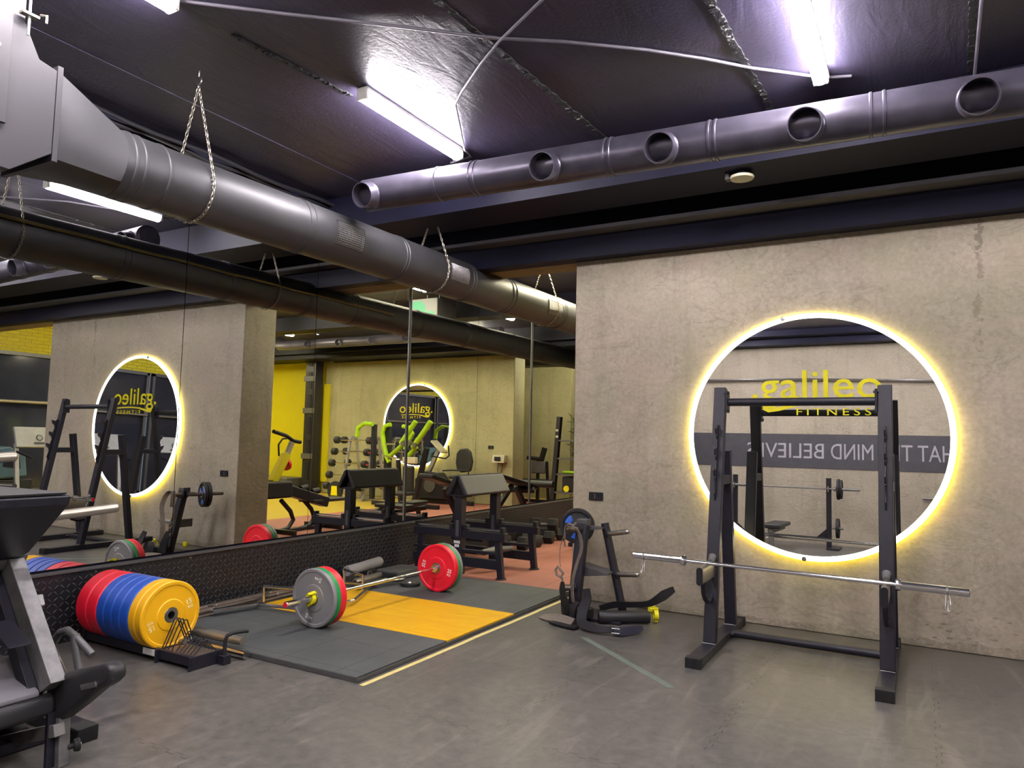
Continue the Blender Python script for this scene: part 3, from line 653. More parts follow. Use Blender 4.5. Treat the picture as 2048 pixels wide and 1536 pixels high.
hd = MB(); hd.tube([(1.335, -1.10, 0.05), (1.335, -1.10, 0.15), (1.34, -1.09, 0.18), (1.36, -1.06, 0.195), (1.37, -0.98, 0.19), (1.372, -0.95, 0.185)], 0.013, 12); hd.build('carry_handle', m_rub, t)
MB().box(1.305, 1.365, -1.13, -1.07, 0.0, 0.06).build('handle_block', m_black, t, 0.004)
MB().lathe([(0, 0.02), (0.05, 0.02), (0.05, 0)], (1.02, -1.2, 0.115), (1, 0, 0.2), 16).build('steel_collar', m_steel, t)
# ---- lifting platform
t = thing('lifting_platform', 'low lifting platform of black rubber tiles with a golden plywood centre', 'platform', (1.3, 0.6, 0))
MB().box(0.30, 2.31, -0.91, 2.20, 0.001, 0.020).build('board_base', m_edge, t, 0.002)
MB().box(0.30, 2.30, -0.905, 0.068, 0.0205, 0.032).build('rubber_tiles', m_tile, t, 0.002); MB().box(0.30, 2.30, 1.082, 2.19, 0.0205, 0.032).build('rubber_tiles', m_tile, t, 0.002)
MB().box(0.31, 2.30, 0.072, 1.078, 0.0205, 0.033).build('plywood_panel', m_wood, t, 0.002)
MB().box(0.30, 2.31, -0.915, -0.911, 0.002, 0.032).box(2.31, 2.316, -0.915, 2.20, 0.002, 0.026).build('angle_edge', m_shelf, t, 0.001)
mb = MB(); random.seed(5); yy = -0.93; ps = []
while yy < 2.2: ps.append((2.345 + random.uniform(-.004, .004), yy)); yy += 0.22
mb.prism(ps + [(p[0] + 0.036, p[1]) for p in reversed(ps)], 'xy', 0.0003, 0.0022)
tag(mb.build('tape_strip', m_tape, None, smooth=False), 'pale yellow tape strip on the floor along the platform edge', 'tape')
tag(MB().prism([(3.03, 0.815), (3.07, 0.85), (4.00, 0.10), (3.96, 0.06)], 'xy', 0.0003, 0.0012).build('tape_mark', simple('faded_green_tape', srgb(98, 108, 98), 0.6), None, smooth=False), 'faded greenish line on the grey floor by the belts', 'tape')
# ---- barbells (built along x through the origin)
def barbell(label, L, shaft, m, cap=None, group=None, sl_r=0.025):
    t = thing('barbell', label, 'barbell', (0, 0, 0), group); h = L / 2; a = shaft / 2
    MB().lathe([(-a - .02, .0), (-a - .02, .014), (a + .02, .014), (a + .02, 0)], (0, 0, 0), (1, 0, 0), 20).build('shaft', m, t)
    for s in (-1, 1):
        o = MB().lathe([(a, .0), (a, .036), (a + .012, .038), (a + .028, .036), (a + .03, .026), (a + .034, sl_r), (h - .004, sl_r), (h, sl_r - .003), (h, 0)], (0, 0, 0), (s, 0, 0), 28).build('sleeve', m, t)
        MB().lathe([(h, sl_r - .004), (h + .002, sl_r - .005), (h + .002, 0)], (0, 0, 0), (s, 0, 0), 24).build('end_cap', (cap or m_shelf) if s < 0 else m_steel, o)
    return t
LIFT = 0.034
b1 = barbell('steel barbell on the platform loaded with red, green and grey plates', 2.30, 1.44, m_chrome, m_red)
place(b1, (1.25, 0.64, 0.225 + LIFT), PI / 2)
for (nm, m, th, num, y0, wl) in (('grey', m_greyp, .034, '5', -0.23, 'grey 5 kg bumper plate facing the camera on the platform barbell'),
                                 ('green', m_green, .040, '10', -0.194, 'green bumper plate behind the grey one on the platform barbell'),
                                 ('red', m_red, .062, '25', -0.152, 'red bumper plate at the near end of the platform barbell')):
    place(bumper('bumper_plate', wl, m, th, num, m_white, group='bumper plates on the platform barbell'), (1.25, y0 + th / 2, 0.225 + LIFT), -PI / 2).rotation_euler = (0.95, 0, -PI / 2)
for (nm, m, th, num, y0, wl) in (('red', m_red, .062, '25', 1.395, 'red 25 kg plate at the far end of the platform barbell'),
                                 ('green', m_green, .040, '10', 1.459, 'green plate at the far end of the platform barbell'),
                                 ('grey', m_greyp, .034, '5', 1.501, 'grey plate outermost at the far end of the platform barbell')):
    place(bumper('bumper_plate', wl, m, th, num, m_white, group='bumper plates on the platform barbell'), (1.25, y0 + th / 2, 0.225 + LIFT), -PI / 2).rotation_euler = (-0.55, 0, -PI / 2)
def lock_collar(label, loc, rz):
    t = thing('lock_collar', label, 'barbell clip', (0, 0, 0))
    MB().lathe([(-.018, .026), (-.018, .044), (.018, .044), (.018, .026), (-.018, .026)], (0, 0, 0), (1, 0, 0), 20).build('clamp_body', m_clip, t, 0.002)
    MB().box(-.02, .02, -.014, .014, .04, .062).box(-.055, -.01, -.012, .012, .045, .058).build('lever', m_clip, t, 0.003)
    MB().box(-.016, .016, -.02, .02, -.056, -.04).build('hinge', m_clip, t, 0.003)
    return place(t, loc, rz)
c_ = lock_collar('yellow clamp holding the grey plate on the platform barbell', (1.25, -0.252, 0.225 + LIFT), PI / 2); c_.rotation_euler = (0.5, 0, PI / 2)
# ---- trap bar lying on the platform behind the barbell
t = thing('trap_bar', 'chrome hexagonal trap bar lying on the platform under the barbell', 'trap bar', (0.70, 0.55, 0.03))
hz = 0.075
hexp = [(0.36, -0.02), (0.92, 0.10), (1.02, 0.48), (0.62, 1.22), (0.10, 0.86), (-0.02 + 0.12, 0.42)]
hexp = [(0.42, -0.05), (0.88, 0.06), (1.00, 0.52), (0.66, 1.16), (0.22, 1.02), (0.16, 0.32)]
q = []
for i in range(6):
    a = Vector(hexp[i - 1] + (hz,)); b = Vector(hexp[i] + (hz,)); c = Vector(hexp[(i + 1) % 6] + (hz,))
    for k in range(5):
        s = k / 4; p0 = b + (a - b).normalized() * 0.05; p1 = b + (c - b).normalized() * 0.05
        q.append(p0 * (1 - s) ** 2 + b * 2 * s * (1 - s) + p1 * s * s)
MB().tube(q, 0.015, 12, closed=True).build('hex_frame', m_chrome, t)
for (xa, ya), (xb, yb), nm in (((0.42, -0.05), (0.34, -0.42), 'n'), ((0.66, 1.16), (0.74, 1.55), 'f')):
    o = MB().tube([(xa, ya, hz), (xb, yb, hz)], 0.024, 16).build('sleeve', m_chrome, t)
for (xa, ya), (xb, yb) in (((0.30, 0.0), (0.84, 0.20)), ((0.30, 1.0), (0.80, 0.92))):
    o = MB().tube([(xa + .1, ya + .05, hz), (xa + .1, ya + .05, hz + .13), (xb - .05, yb, hz + .13), (xb - .05, yb, hz)], 0.013, 10).build('handle', m_chrome, t)
# ---- bars lying along the kick plate
def floor_bar(label, a, b, r, m, rings=(), fat=None):
    t = thing('floor_bar', label, 'bar', a, 'bars lying on the floor by the mirror'); a = Vector(a); b = Vector(b); d = (b - a).normalized(); L = (b - a).length
    prof = [(0, r * .55), (0, r * .9), (.006, r)] + [(L - .006, r), (L, r * .9), (L, 0)]
    if fat: prof = [(0, r * .5), (0, r * .95), (.008, r), (fat, r), (fat + .01, r * .62), (L - fat, r * .62), (L - fat + .01, r), (L, r), (L, 0)]
    prof = [(0.02, 0), (0.02, r * .5)] + prof
    o = MB().lathe(prof, a, d, 20).build('tube', m, t)
    for k in rings: MB().lathe([(k - .012, r * .9), (k - .01, r * 1.35), (k + .01, r * 1.35), (k + .012, r * .9)], a, d, 20).build('collar_ring', m_steel, t)
    return t
floor_bar('brown training bar lying closest to the kick plate', (0.11, -0.92, 0.05), (0.10, 1.22, 0.05), 0.026, m_brown, (0.70,), None)
floor_bar('dull brown bar lying second from the kick plate', (0.20, -0.93, 0.05), (0.16, 1.02, 0.05), 0.026, m_brown, (0.62,), 0.62)
floor_bar('thin brown barbell between the brown bars and the chrome bar', (0.285, -0.94, 0.03), (0.26, 1.10, 0.055), 0.022, m_brown, (0.40,), 0.40)
floor_bar('chrome bar on the platform corner behind the storage rack', (0.35, -0.84, 0.060), (1.02, -0.80, 0.062), 0.027, m_satin, (), 0.45)
floor_bar('brass coloured hollow bar end lying beside the storage rack wires', (0.30, -0.955, 0.088), (1.27, -0.90, 0.090), 0.027, m_satin, (), 0.45)
floor_bar('thick chrome bar end nearest the camera by the platform corner', (0.35, -0.965, 0.031), (1.385, -0.962, 0.031), 0.029, m_chrome, (), 0.45)
# foam squat pad and bits by the mirror
t = thing('foam_bar_pad', 'grey foam barbell pad lying against the kick plate', 'foam pad', (0.12, 1.6, 0.03))
MB().lathe([(0, .018), (0, .05), (.01, .055), (.25, .05), (.35, .052), (.60, .055), (.61, .05), (.61, .018), (0, .018)], (0.22, 1.28, 0.135), (-0.12, 1, 0.02), 24).build('foam_sleeve', simple('grey_foam', (0.22, 0.21, 0.20, 1), 0.8), t)
MB().box(0.16, 0.24, 1.33, 1.42, 0.034, 0.085).box(0.10, 0.18, 1.70, 1.79, 0.034, 0.085).build('support_foot', m_steel, t, 0.004)
t = thing('grip_bar', 'short brass coloured grip bar between the foam pad and the barbell', 'grip bar', (0.4, 1.4, 0.05))
MB().lathe([(0, .02), (0, .032), (.01, .034), (.60, .034), (.61, .028), (.61, 0)], (0.44, 1.16, 0.068), (-0.10, 1, 0.0), 20).build('grip_tube', m_satin, t)
MB().tube([(0.40, 1.40, 0.1), (0.40, 1.40, 0.13), (0.38, 1.45, 0.135), (0.37, 1.5, 0.1)], 0.008, 8).build('eyelet', m_steel, t)
t = thing('grip_bar', 'short steel row bar lying nearest the barbell shaft', 'grip bar', (0.56, 1.1, 0.05))
MB().lathe([(0, .012), (0, .026), (.45, .026), (.46, 0)], (0.60, 1.02, 0.06), (-0.05, 1, 0), 20).build('grip_tube', m_steel, t)
MB().lathe([(0, .016), (.12, .016), (.12, 0)], (0.57, 1.2, 0.06), (1, 0.1, 0), 16).build('swivel', m_steel, t)
t = thing('step_block', 'grey rubber wedge block behind the trap bar', 'block', (0.6, 1.85, 0.032))
MB().prism([(1.62, 0.033), (2.12, 0.033), (2.12, 0.10), (1.98, 0.12), (1.62, 0.12)], 'yz', 0.33, 0.62).build('block', m_shelf, t, 0.01)
MB().box(0.36, 0.60, 1.60, 1.618, 0.05, 0.1).build('rubber_face', m_rub, t, 0.003)
t = thing('floor_disc', 'flat black rubber foot plate under the barbell shaft', 'rubber pad', (0.9, 1.5, 0.033))
MB().lathe([(0, 0), (0, .10), (.03, .10), (.034, .09), (.034, 0)], (0.87, 1.50, 0.033), (0, 0, 1), 28).build('disc', m_rub, t)
MB().lathe([(0, .05), (.012, .045), (.012, 0)], (0.87, 1.50, 0.067), (0, 0, 1), 20).build('hub', m_steel, t)

# ============================================================ squat rack
t = thing('squat_rack', 'black squat rack standing in front of the round mirror', 'squat rack', (4.56, 1.2, 0))
for xx in (3.985, 5.135):
    ft = MB().box(xx - .05, xx + .05, 0.56, 1.92, 0.008, 0.066).build('foot_beam', m_black, t, 0.004)
    for y0, y1 in ((0.527, 0.585), (1.90, 1.955)):
        ec = MB().box(xx - .053, xx + .053, y0, y1, 0.0, 0.070)
        for k in range(11): ec.box(xx - .05 + k * .0096, xx - .0455 + k * .0096, y0 - .003 if y0 < 1 else y1, y0 if y0 < 1 else y1 + .003, 0.004, 0.066)
        ec.build('rubber_cap', m_rub, ft, 0.002)
    u = MB().bar((xx, 0.99, 0.066), (xx, 1.325, 1.95), 0.092, 0.062, (0, 1, 0)).build('front_upright', m_black, t, 0.006)
    MB().bar((xx + .002, 1.645, 0.066), (xx + .002, 1.45, 1.465), 0.088, 0.062, (0, 1, 0)).build('rear_upright', m_black, t, 0.006)
    MB().box(xx - .043, xx + .043, 1.21, 1.47, 1.20, 1.27).build('side_brace', m_black, t, 0.006)
    # welding beads at the upright feet
    MB().tube([(xx - .046, 0.955, 0.069), (xx + .046, 0.955, 0.069)], 0.004, 6).tube([(xx - .046, 1.608, 0.069), (xx + .046, 1.608, 0.069)], 0.004, 6).build('weld_bead', m_beam_st, t)
    # hook plate with three catches on the front of the upright
    def U(z): return 0.99 + (z - 0.066) * (0.335 / 1.884) - 0.033
    hk = []
    zs = [1.60, 1.44, 1.28]
    hk = [(U(1.66), 1.66), (U(1.66) - .02, 1.66)]
    for z in zs: hk += [(U(z) - .03, z + .035), (U(z) - .075, z + .052), (U(z) - .082, z + .045), (U(z) - .07, z + .0), (U(z) - .045, z - .02), (U(z) - .035, z - .055)]
    hk += [(U(1.12) - .03, 1.14), (U(1.10), 1.08)]
    MB().prism(hk, 'yz', xx - .006, xx + .006).build('hook_plate', m_black, u, 0.002)
    for z in zs: MB().tube([(xx, U(z) - .082, z + .048), (xx, U(z) - .060, z + .012), (xx, U(z) - .042, z - .02)], 0.0065, 6).build('worn_catch_edge', m_steel, u)
    # spotter arm: flat oval tube with black end
    arm = MB(); ys, zt = (0.70, 1.06), 0.5825
    oval = [(xx - .0 + .021 * math.cos(a), zt + (.040 if math.sin(a) > 0 else -.040) + .021 * math.sin(a)) for a in [2 * PI * k / 16 + PI / 16 for k in range(16)]]
    arm.prism(oval, 'xz', 0.706, 1.10); ar = arm.build('spotter_arm', m_satin, t, 0.0)
    MB().prism([((p - xx) * 1.06 + xx, (q - zt) * 1.02 + zt) for p, q in oval], 'xz', 0.695, 0.7055).build('arm_end', m_blackm, ar)
    MB().tube([(xx, 1.00, 0.645), (xx, 1.045, 0.66), (xx, 1.07, 0.675)], [0.02, 0.026, 0.03], 14).build('arm_weld', m_beam_st, ar)
    MB().tube([(xx, 0.80, 0.53), (xx, 0.815, 0.45), (xx, 0.86, 0.40), (xx, 0.93, 0.375), (xx, 1.0, 0.385), (xx, 1.03, 0.40)], 0.019, 14).build('support_hook', m_black, ar)
MB().tube([(4.045, 1.305, 1.838), (5.075, 1.305, 1.838)], 0.031, 20).build('cross_bar', m_black, t)
for xx in (4.040, 5.080):
    MB().box(xx - .008, xx + .008, 1.26, 1.35, 1.755, 1.925).build('bar_flange', m_black, t, 0.002)
    for z in (1.775, 1.905): MB().lathe([(-.018, .0), (-.018, .011), (.018, .011), (.018, 0)], (xx, 1.285, z), (1, 0, 0), 6).build('bolt', m_black, t)
MB().tube([(4.035, 1.47, 0.040), (5.085, 1.47, 0.040)], 0.030, 20).build('base_bar', m_black, t)
for xx in (4.045, 5.075): MB().lathe([(0, 0), (0, .012), (.012, .01), (.012, 0)], (xx, 1.43, 0.045), (0, -1, 0), 6).build('base_bolt', m_steel, t)
b2 = barbell('long chrome barbell resting on the spotter arms of the squat rack', 2.13, 1.34, m_chrome, m_red)
place(b2, (4.525, 0.806, 0.660)); b2.rotation_euler = (0, 0.012, 0)
def spring_clip(label, x, y, z):
    t = thing('spring_clip', label, 'barbell clip', (x, y, z), None); r = 0.0275
    MB().tube([(x - .006 + .012 * k / 20, y + r * math.cos(2 * PI * k / 10), z + r * math.sin(2 * PI * k / 10)) for k in range(21)], 0.0022, 6).build('coil', m_steel, t)
    for s in (-1, 1):
        xs = x + s * .008
        MB().tube([(xs, y - .01, z - r), (xs + s * .004, y - .03, z - .06), (xs + s * .008, y - .045, z - .10), (xs - s * .004, y - .055, z - .115), (xs - s * .01, y - .045, z - .10), (xs - s * .002, y - .02, z - .055)], 0.0022, 6).build('handle_wire', m_steel, t)
spring_clip('thin wire spring clip on the rack barbell end near the weight tree', 3.545, 0.806, 0.672)
spring_clip('thin wire spring clip at the outer right end of the rack barbell', 5.475, 0.806, 0.648)

# ============================================================ weight tree and belts
t = thing('weight_tree', 'black A-shaped weight tree leaning plates and belts before the concrete wall', 'weight tree', (2.9, 1.55, 0))
MB().bar((2.73, 1.34, 0.0), (2.735, 1.52, 0.79), 0.10, 0.08, (0, 1, 0)).build('front_leg', m_black, t, 0.01)
MB().tube([(3.08, 1.62, 0.02), (2.89, 1.64, 0.79)], 0.036, 20).build('rear_leg', m_black, t)
MB().prism([(2.70, 0.76), (2.90, 0.755), (2.90, 0.745), (2.70, 0.715)], 'xz', 1.55, 1.66).build('gusset', m_shelf, t, 0.002)
MB().prism([(2.72, 0.43), (2.99, 0.38), (2.99, 0.365), (2.72, 0.33)], 'xz', 1.48, 1.66).build('gusset', m_shelf, t, 0.002)
MB().box(2.66, 3.16, 1.32, 1.68, 0.004, 0.026).build('base_plate', m_black, t, 0.004)
def peg(a, b, m, r=0.022):
    a = Vector(a); d = (Vector(b) - a); L = d.length
    o = MB().lathe([(0, r), (L - r, r), (L - r * .5, r * .87), (L - r * .15, r * .5), (L, 0)], a, d, 20).build('plate_peg', m, t)
    MB().lathe([(0, r * 1.7), (.012, r * 1.7), (.014, r)], a, d, 20).build('washer', m_black, o)
peg((2.93, 1.62, 0.70), (3.15, 1.56, 0.745), m_steel); peg((3.02, 1.61, 0.36), (3.245, 1.55, 0.39), m_steel)
peg((2.715, 1.47, 0.735), (2.645, 1.33, 0.748), m_brown, 0.026); peg((2.72, 1.37, 0.25), (2.635, 1.27, 0.255), m_brown, 0.026)
peg((2.68, 1.52, 0.735), (2.52, 1.95, 0.74), m_brown, 0.022)
MB().box(2.685, 2.785, 1.48, 1.58, 0.765, 0.825).build('top_cap', m_shelf, t, 0.006)
AX = Vector((-0.35, 0.94, 0)).normalized()
def iron_plate(label, d, r, th, blue):
    c0 = Vector((2.595, 1.70, 0.735)) + AX * d
    t = thing('weight_plate', label, 'weight plate', c0, 'black rubber plates on the weight tree')
    MB().lathe([(-th / 2, .03), (-th / 2 + .004, .05), (-th / 2 + .010, .06), (-th / 2 + .012, r * .78), (-th / 2, r * .84), (-th / 2, r * .97), (-th / 2 + .006, r), (th / 2 - .006, r), (th / 2, r * .97), (th / 2, .03), (-th / 2, .03)], c0, AX, 56).build('disc', m_rub, t)
    MB().lathe([(-th / 2 - .003, .024), (-th / 2 - .003, .042), (th / 2 + .003, .042), (th / 2 + .003, .024), (-th / 2 - .003, .024)], c0, AX, 24).build('hub', m_steel, t)
    if blue:
        side = AX.cross(Vector((0, 0, 1))).normalized(); upv = Vector((0, 0, 1))
        for a0 in (0.4, 0.4 + PI * 2 / 3, 0.4 + PI * 4 / 3):
            mb = MB(); pts = [];
            for a in (a0 - .38, a0 - .12, a0 + .12, a0 + .38): pts.append((r * .74, a))
            for a in (a0 + .3, a0 - .3): pts.append((r * .42, a))
            P = [c0 + side * q * math.cos(a) + upv * q * math.sin(a) - AX * (th / 2 - .009) for q, a in pts]; n_ = len(P)
            mb.add(P + [p - AX * .004 for p in P], [tuple(range(n_)), tuple(range(n_, 2 * n_))] + [(i, (i + 1) % n_, (i + 1) % n_ + n_, i + n_) for i in range(n_)])
            mb.build('blue_insert', m_bluei, t, smooth=False)
        for q in (-.012, 0, .012):
            MB().tube([c0 + side * (-.09 + q) + upv * (.035 + q) - AX * (th / 2 - .006), c0 + side * (-.04 + q) + upv * (.095 + q) - AX * (th / 2 - .006)], 0.0025, 5).build('grip_rib', m_steel, t)
iron_plate('front black plate with blue inserts on the weight tree', 0.0, 0.158, 0.04, True)
iron_plate('rear black plate behind the blue inlaid one on the weight tree', 0.048, 0.158, 0.04, False)
def ribbon(name, pts, wdir, wd, th, m, parent):     # flat strap along pts, width along wdir
    pts = [Vector(p) for p in pts]; W = [Vector(wdir)] * len(pts) if not isinstance(wdir, list) else [Vector(q) for q in wdir]; mb = MB(); vs = []
    n = len(pts)
    # smooth with Catmull-Rom
    P = []; Q = []
    for i in range(n - 1):
        p0, p1, p2, p3 = pts[max(i - 1, 0)], pts[i], pts[i + 1], pts[min(i + 2, n - 1)]
        for s in range(6):
            u = s / 6; P.append(0.5 * ((2 * p1) + (p2 - p0) * u + (2 * p0 - 5 * p1 + 4 * p2 - p3) * u * u + (3 * p1 - p0 - 3 * p2 + p3) * u ** 3)); Q.append(W[i].lerp(W[i + 1], u).normalized())
    P.append(pts[-1]); Q.append(W[-1].normalized())
    wl = wd if isinstance(wd, list) else [wd] * n
    for i, p in enumerate(P):
        f = i / (len(P) - 1) * (n - 1); j = min(int(f), n - 2); ww = wl[j] + (wl[j + 1] - wl[j]) * (f - j)
        d = (P[min(i + 1, len(P) - 1)] - P[max(i - 1, 0)]).normalized(); nn = d.cross(Q[i]).normalized()
        vs += [p + Q[i] * ww / 2 + nn * th / 2, p - Q[i] * ww / 2 + nn * th / 2, p - Q[i] * ww / 2 - nn * th / 2, p + Q[i] * ww / 2 - nn * th / 2]
    fs = [(0, 1, 2, 3), tuple(len(vs) - 4 + k for k in range(4))[::-1]]
    for i in range(len(P) - 1):
        for k in range(4): fs.append((4 * i + k, 4 * i + (k + 1) % 4, 4 * i + 4 + (k + 1) % 4, 4 * i + 4 + k))
    mb.add(vs, fs); return mb.build(name, m, parent)
t = thing('lifting_belt', 'grey webbing dip belt hanging over the front peg of the weight tree', 'belt', (2.70, 1.37, 0.3))
ribbon('strap', [(2.655, 1.315, 0.60), (2.65, 1.315, 0.72), (2.665, 1.32, 0.785), (2.72, 1.32, 0.79), (2.79, 1.31, 0.72), (2.82, 1.29, 0.60), (2.785, 1.28, 0.47), (2.755, 1.27, 0.34), (2.755, 1.265, 0.22), (2.765, 1.265, 0.15)], [(0.2, -0.3, 0)] * 2 + [(0.3, -1, 0)] * 2 + [(1, -0.9, 0.3)] * 6, 0.055, 0.006, m_belt, t)
ribbon('buckle_strap', [(2.65, 1.31, 0.70), (2.615, 1.31, 0.60), (2.615, 1.30, 0.48), (2.625, 1.30, 0.43)], (0.5, -0.8, 0), [0.03, 0.012, 0.02, 0.045], 0.006, m_belt, t)
MB().tube([(2.60, 1.29, 0.43), (2.585, 1.285, 0.40), (2.60, 1.28, 0.36), (2.64, 1.28, 0.34), (2.655, 1.285, 0.38)], 0.012, 8, closed=True).build('buckle', m_belt, t)
MB().tube([(2.645, 1.28, 0.37), (2.655, 1.275, 0.33), (2.66, 1.275, 0.30)], 0.008, 6).build('carabiner', m_steel, t)
ribbon('belt_pad', [(2.66, 1.27, 0.31), (2.665, 1.26, 0.24), (2.69, 1.25, 0.16), (2.70, 1.25, 0.06)], [(0.9, -0.4, 0)] * 4, [0.03, 0.07, 0.09, 0.09], 0.014, m_blackm, t)
m_beltb = simple('black_belt', (0.008, 0.008, 0.011, 1), 0.6, 0, 0.2, 20, 0.2, 150, 0.25)
def belt(label, pts, wd, w1, m=m_beltb, buckle=None):
    t = thing('lifting_belt', label, 'belt', pts[0], None)
    ribbon('strap', pts, wd, w1, 0.012, m, t)
    if buckle: MB().tube(buckle, 0.005, 6, closed=True).build('buckle', m_steel, t)
    return t
belt('black padded belt curling upright from the floor beside the weight tree', [(2.93, 1.16, 0.30), (2.945, 1.13, 0.22), (2.93, 1.08, 0.13), (2.96, 1.02, 0.06), (3.05, 0.98, 0.045), (3.15, 0.97, 0.045), (3.24, 1.00, 0.05)], [(1, -0.1, 0.25), (1, -0.1, 0.1), (0.9, 0, -0.2), (0.7, 0.4, 0.6), (0.25, 0.6, 0.75), (0.1, 0.55, 0.8), (0.1, 0.5, 0.85)], [0.06, 0.085, 0.085, 0.08, 0.07, 0.055, 0.05],
     buckle=[(3.23, 0.97, 0.03), (3.29, 0.98, 0.03), (3.29, 0.98, 0.065), (3.23, 0.97, 0.065)])
belt('pointed black belt tip lying on the floor in front of the foam tube', [(3.24, 0.98, 0.035), (3.30, 1.04, 0.035), (3.37, 1.13, 0.04), (3.41, 1.18, 0.045)], [(-0.2, 0.5, 0.75)] * 4, [0.05, 0.075, 0.07, 0.03], simple('dark_blue_lining', (0.006, 0.006, 0.022, 1), 0.6))
belt('black belt loop standing beside the foot of the weight tree', [(2.80, 1.16, 0.03), (2.81, 1.17, 0.12), (2.84, 1.18, 0.17), (2.88, 1.17, 0.15), (2.88, 1.14, 0.07), (2.87, 1.12, 0.03)], [(0.8, -0.5, 0)] * 6, 0.07)
belt('woven black belt lying flat in front of the weight tree', [(2.50, 1.17, 0.012), (2.60, 1.14, 0.03), (2.72, 1.12, 0.035), (2.84, 1.10, 0.03)], [(0.1, 0.9, 0.45)] * 4, [0.03, 0.09, 0.10, 0.08], m_belt)
belt('dark belt folded under the woven one on the floor', [(2.66, 1.07, 0.016), (2.80, 1.02, 0.016), (2.92, 1.00, 0.018)], [(0.1, 1, 0)] * 3, 0.08)
tag(MB().prism([(2.655, 1.25), (2.90, 1.22), (2.93, 1.34), (2.69, 1.37)], 'xy', 0.030, 0.12).build('gear_pouch', m_rub, None, 0.02), 'crumpled black pouch lying on the foot of the weight tree', 'pouch')
t = thing('foam_roller', 'black foam bar pad lying on the floor by the concrete wall', 'foam pad', (3.2, 1.55, 0.05))
MB().lathe([(0, .02), (0, .048), (.006, .052), (.42, .050), (.43, .044), (.43, .02), (0, .02)], (2.98, 1.30, 0.055), (1, 0.62, 0), 28).build('foam_tube', m_leath, t)
lock_collar('yellow bar clamp at the end of the black foam pad', (3.375, 1.60, 0.062), 0.55)
tag(MB().box(3.19, 3.26, 1.93, 1.97, 0.0, 0.06).build('small_clip', m_clip, None, 0.01), 'small yellow clip lying behind the black foam pad', 'clip')
belt('long black belt lying across the foam pad with its tip raised', [(2.95, 1.40, 0.10), (3.05, 1.50, 0.125), (3.18, 1.62, 0.12), (3.28, 1.72, 0.125), (3.37, 1.82, 0.185), (3.44, 1.90, 0.235)], [(-0.2, -0.3, 1)] * 4 + [(-0.45, 0.1, 0.8)] * 2, [0.05, 0.055, 0.05, 0.055, 0.085, 0.05])

# ============================================================ leg press at the mirror, near the camera
t = thing('leg_press', 'leg press machine with grey seat and black sled beside the mirror', 'leg press', (1.6, -2.7, 0))
y0, y1 = -2.52, -3.35
def xz(y, pts): return pts
bm_ = MB().prism([(1.458, .869), (1.561, .891), (1.985, .39), (1.90, .335)], 'xz', -2.56, -2.49); o = bm_.build('guide_rail', m_beam_st, t, 0.004)
MB().prism([(1.40, .84), (1.456, .869), (1.898, .335), (1.84, .30)], 'xz', -2.60, -2.53).build('rail_side', m_black, t, 0.003)
MB().prism([(1.458, .869), (1.561, .891), (1.985, .39), (1.90, .335)], 'xz', -3.36, -3.29).build('guide_rail', m_beam_st, t, 0.004)
MB().tube([(1.513, -2.45, .735), (1.904, -2.45, .38)], 0.011, 12).build('chrome_rod', m_chrome, t)
MB().tube([(1.868, -2.45, .40), (1.96, -2.45, .318)], 0.018, 14).build('rod_sleeve', m_shelf, t)
for x, z in ((1.485, .742), (1.626, .681)):
    s_ = MB().bar((x - .012, -2.44, z + .028), (x + .015, -2.44, z - .022), 0.022, 0.030, (0, 1, 0)).build('stop_block', m_pale, t, 0.006)
    MB().box(x - .03, x - .01, -2.49, -2.44, z - .01, z + .01).build('stop_bracket', m_black, s_, 0.003)
MB().tube([(1.687, -2.40, .47), (1.715, -2.40, .515), (1.742, -2.40, .542), (1.803, -2.40, .562), (1.868, -2.40, .544), (1.92, -2.39, .51), (1.982, -2.38, .471)], 0.017, 14).build('safety_handle', m_shelf, t)
MB().tube([(1.867, -2.40, .550), (1.930, -2.40, .385)], 0.021, 16).build('handle_grip', m_shelf, t)
pad = [(1.824, .292), (1.835, .34), (1.875, .38), (1.972, .419), (2.12, .465), (2.249, .505), (2.285, .508), (2.315, .495), (2.329, .469), (2.320, .445), (2.29, .42), (2.225, .387), (2.08, .285), (1.957, .206), (1.90, .198), (1.842, .216), (1.825, .25)]
p_ = MB().prism(pad, 'xz', -2.50, -2.42).build('seat_end_shell', m_leath, t, 0.025, seg=4)
MB().prism([(2.108, .392), (2.215, .425), (2.228, .405), (2.120, .370)], 'xz', -2.504, -2.5005).build('rating_label', m_steel, p_)
MB().prism([(1.249, .381), (1.40, .425), (1.523, .444), (1.64, .456), (1.678, .450), (1.705, .41), (1.76, .385), (1.86, .366), (1.902, .350), (1.915, .325), (1.562, .18), (1.291, .115)], 'xz', -3.25, -2.56).build('seat_cushion', m_greyv, t, 0.03, seg=4)
MB().prism([(1.185, .075), (1.46, .160), (1.84, .315), (1.913, .325), (1.93, .29), (1.932, .238), (1.644, .124), (1.473, .066), (1.201, -.0)], 'xz', -3.27, -2.50).build('seat_frame', m_leath, t, 0.02, seg=3)
MB().prism([(0.904, 1.185), (1.40, 1.205), (1.946, 1.212), (1.935, 1.17), (1.623, .921), (1.54, .885), (1.494, .877), (0.962, .807)], 'xz', -3.30, -2.50).build('sled_body', m_black, t, 0.012)
MB().prism([(1.00, 1.222), (1.94, 1.226), (1.93, 1.214), (1.0, 1.208)], 'xz', -3.28, -2.52).build('foot_platform', m_shelf, t, 0.003)
MB().tube([(0.95, -2.47, 1.175), (1.60, -2.47, 1.150)], 0.011, 10).tube([(1.30, -2.47, 1.162), (1.60, -2.47, 1.150)], 0.019, 14).build('sled_handle', m_shelf, t)
MB().tube([(0.9, -2.46, 1.215), (1.36, -2.46, 1.222)], 0.012, 10).build('sled_rod', m_chrome, t)
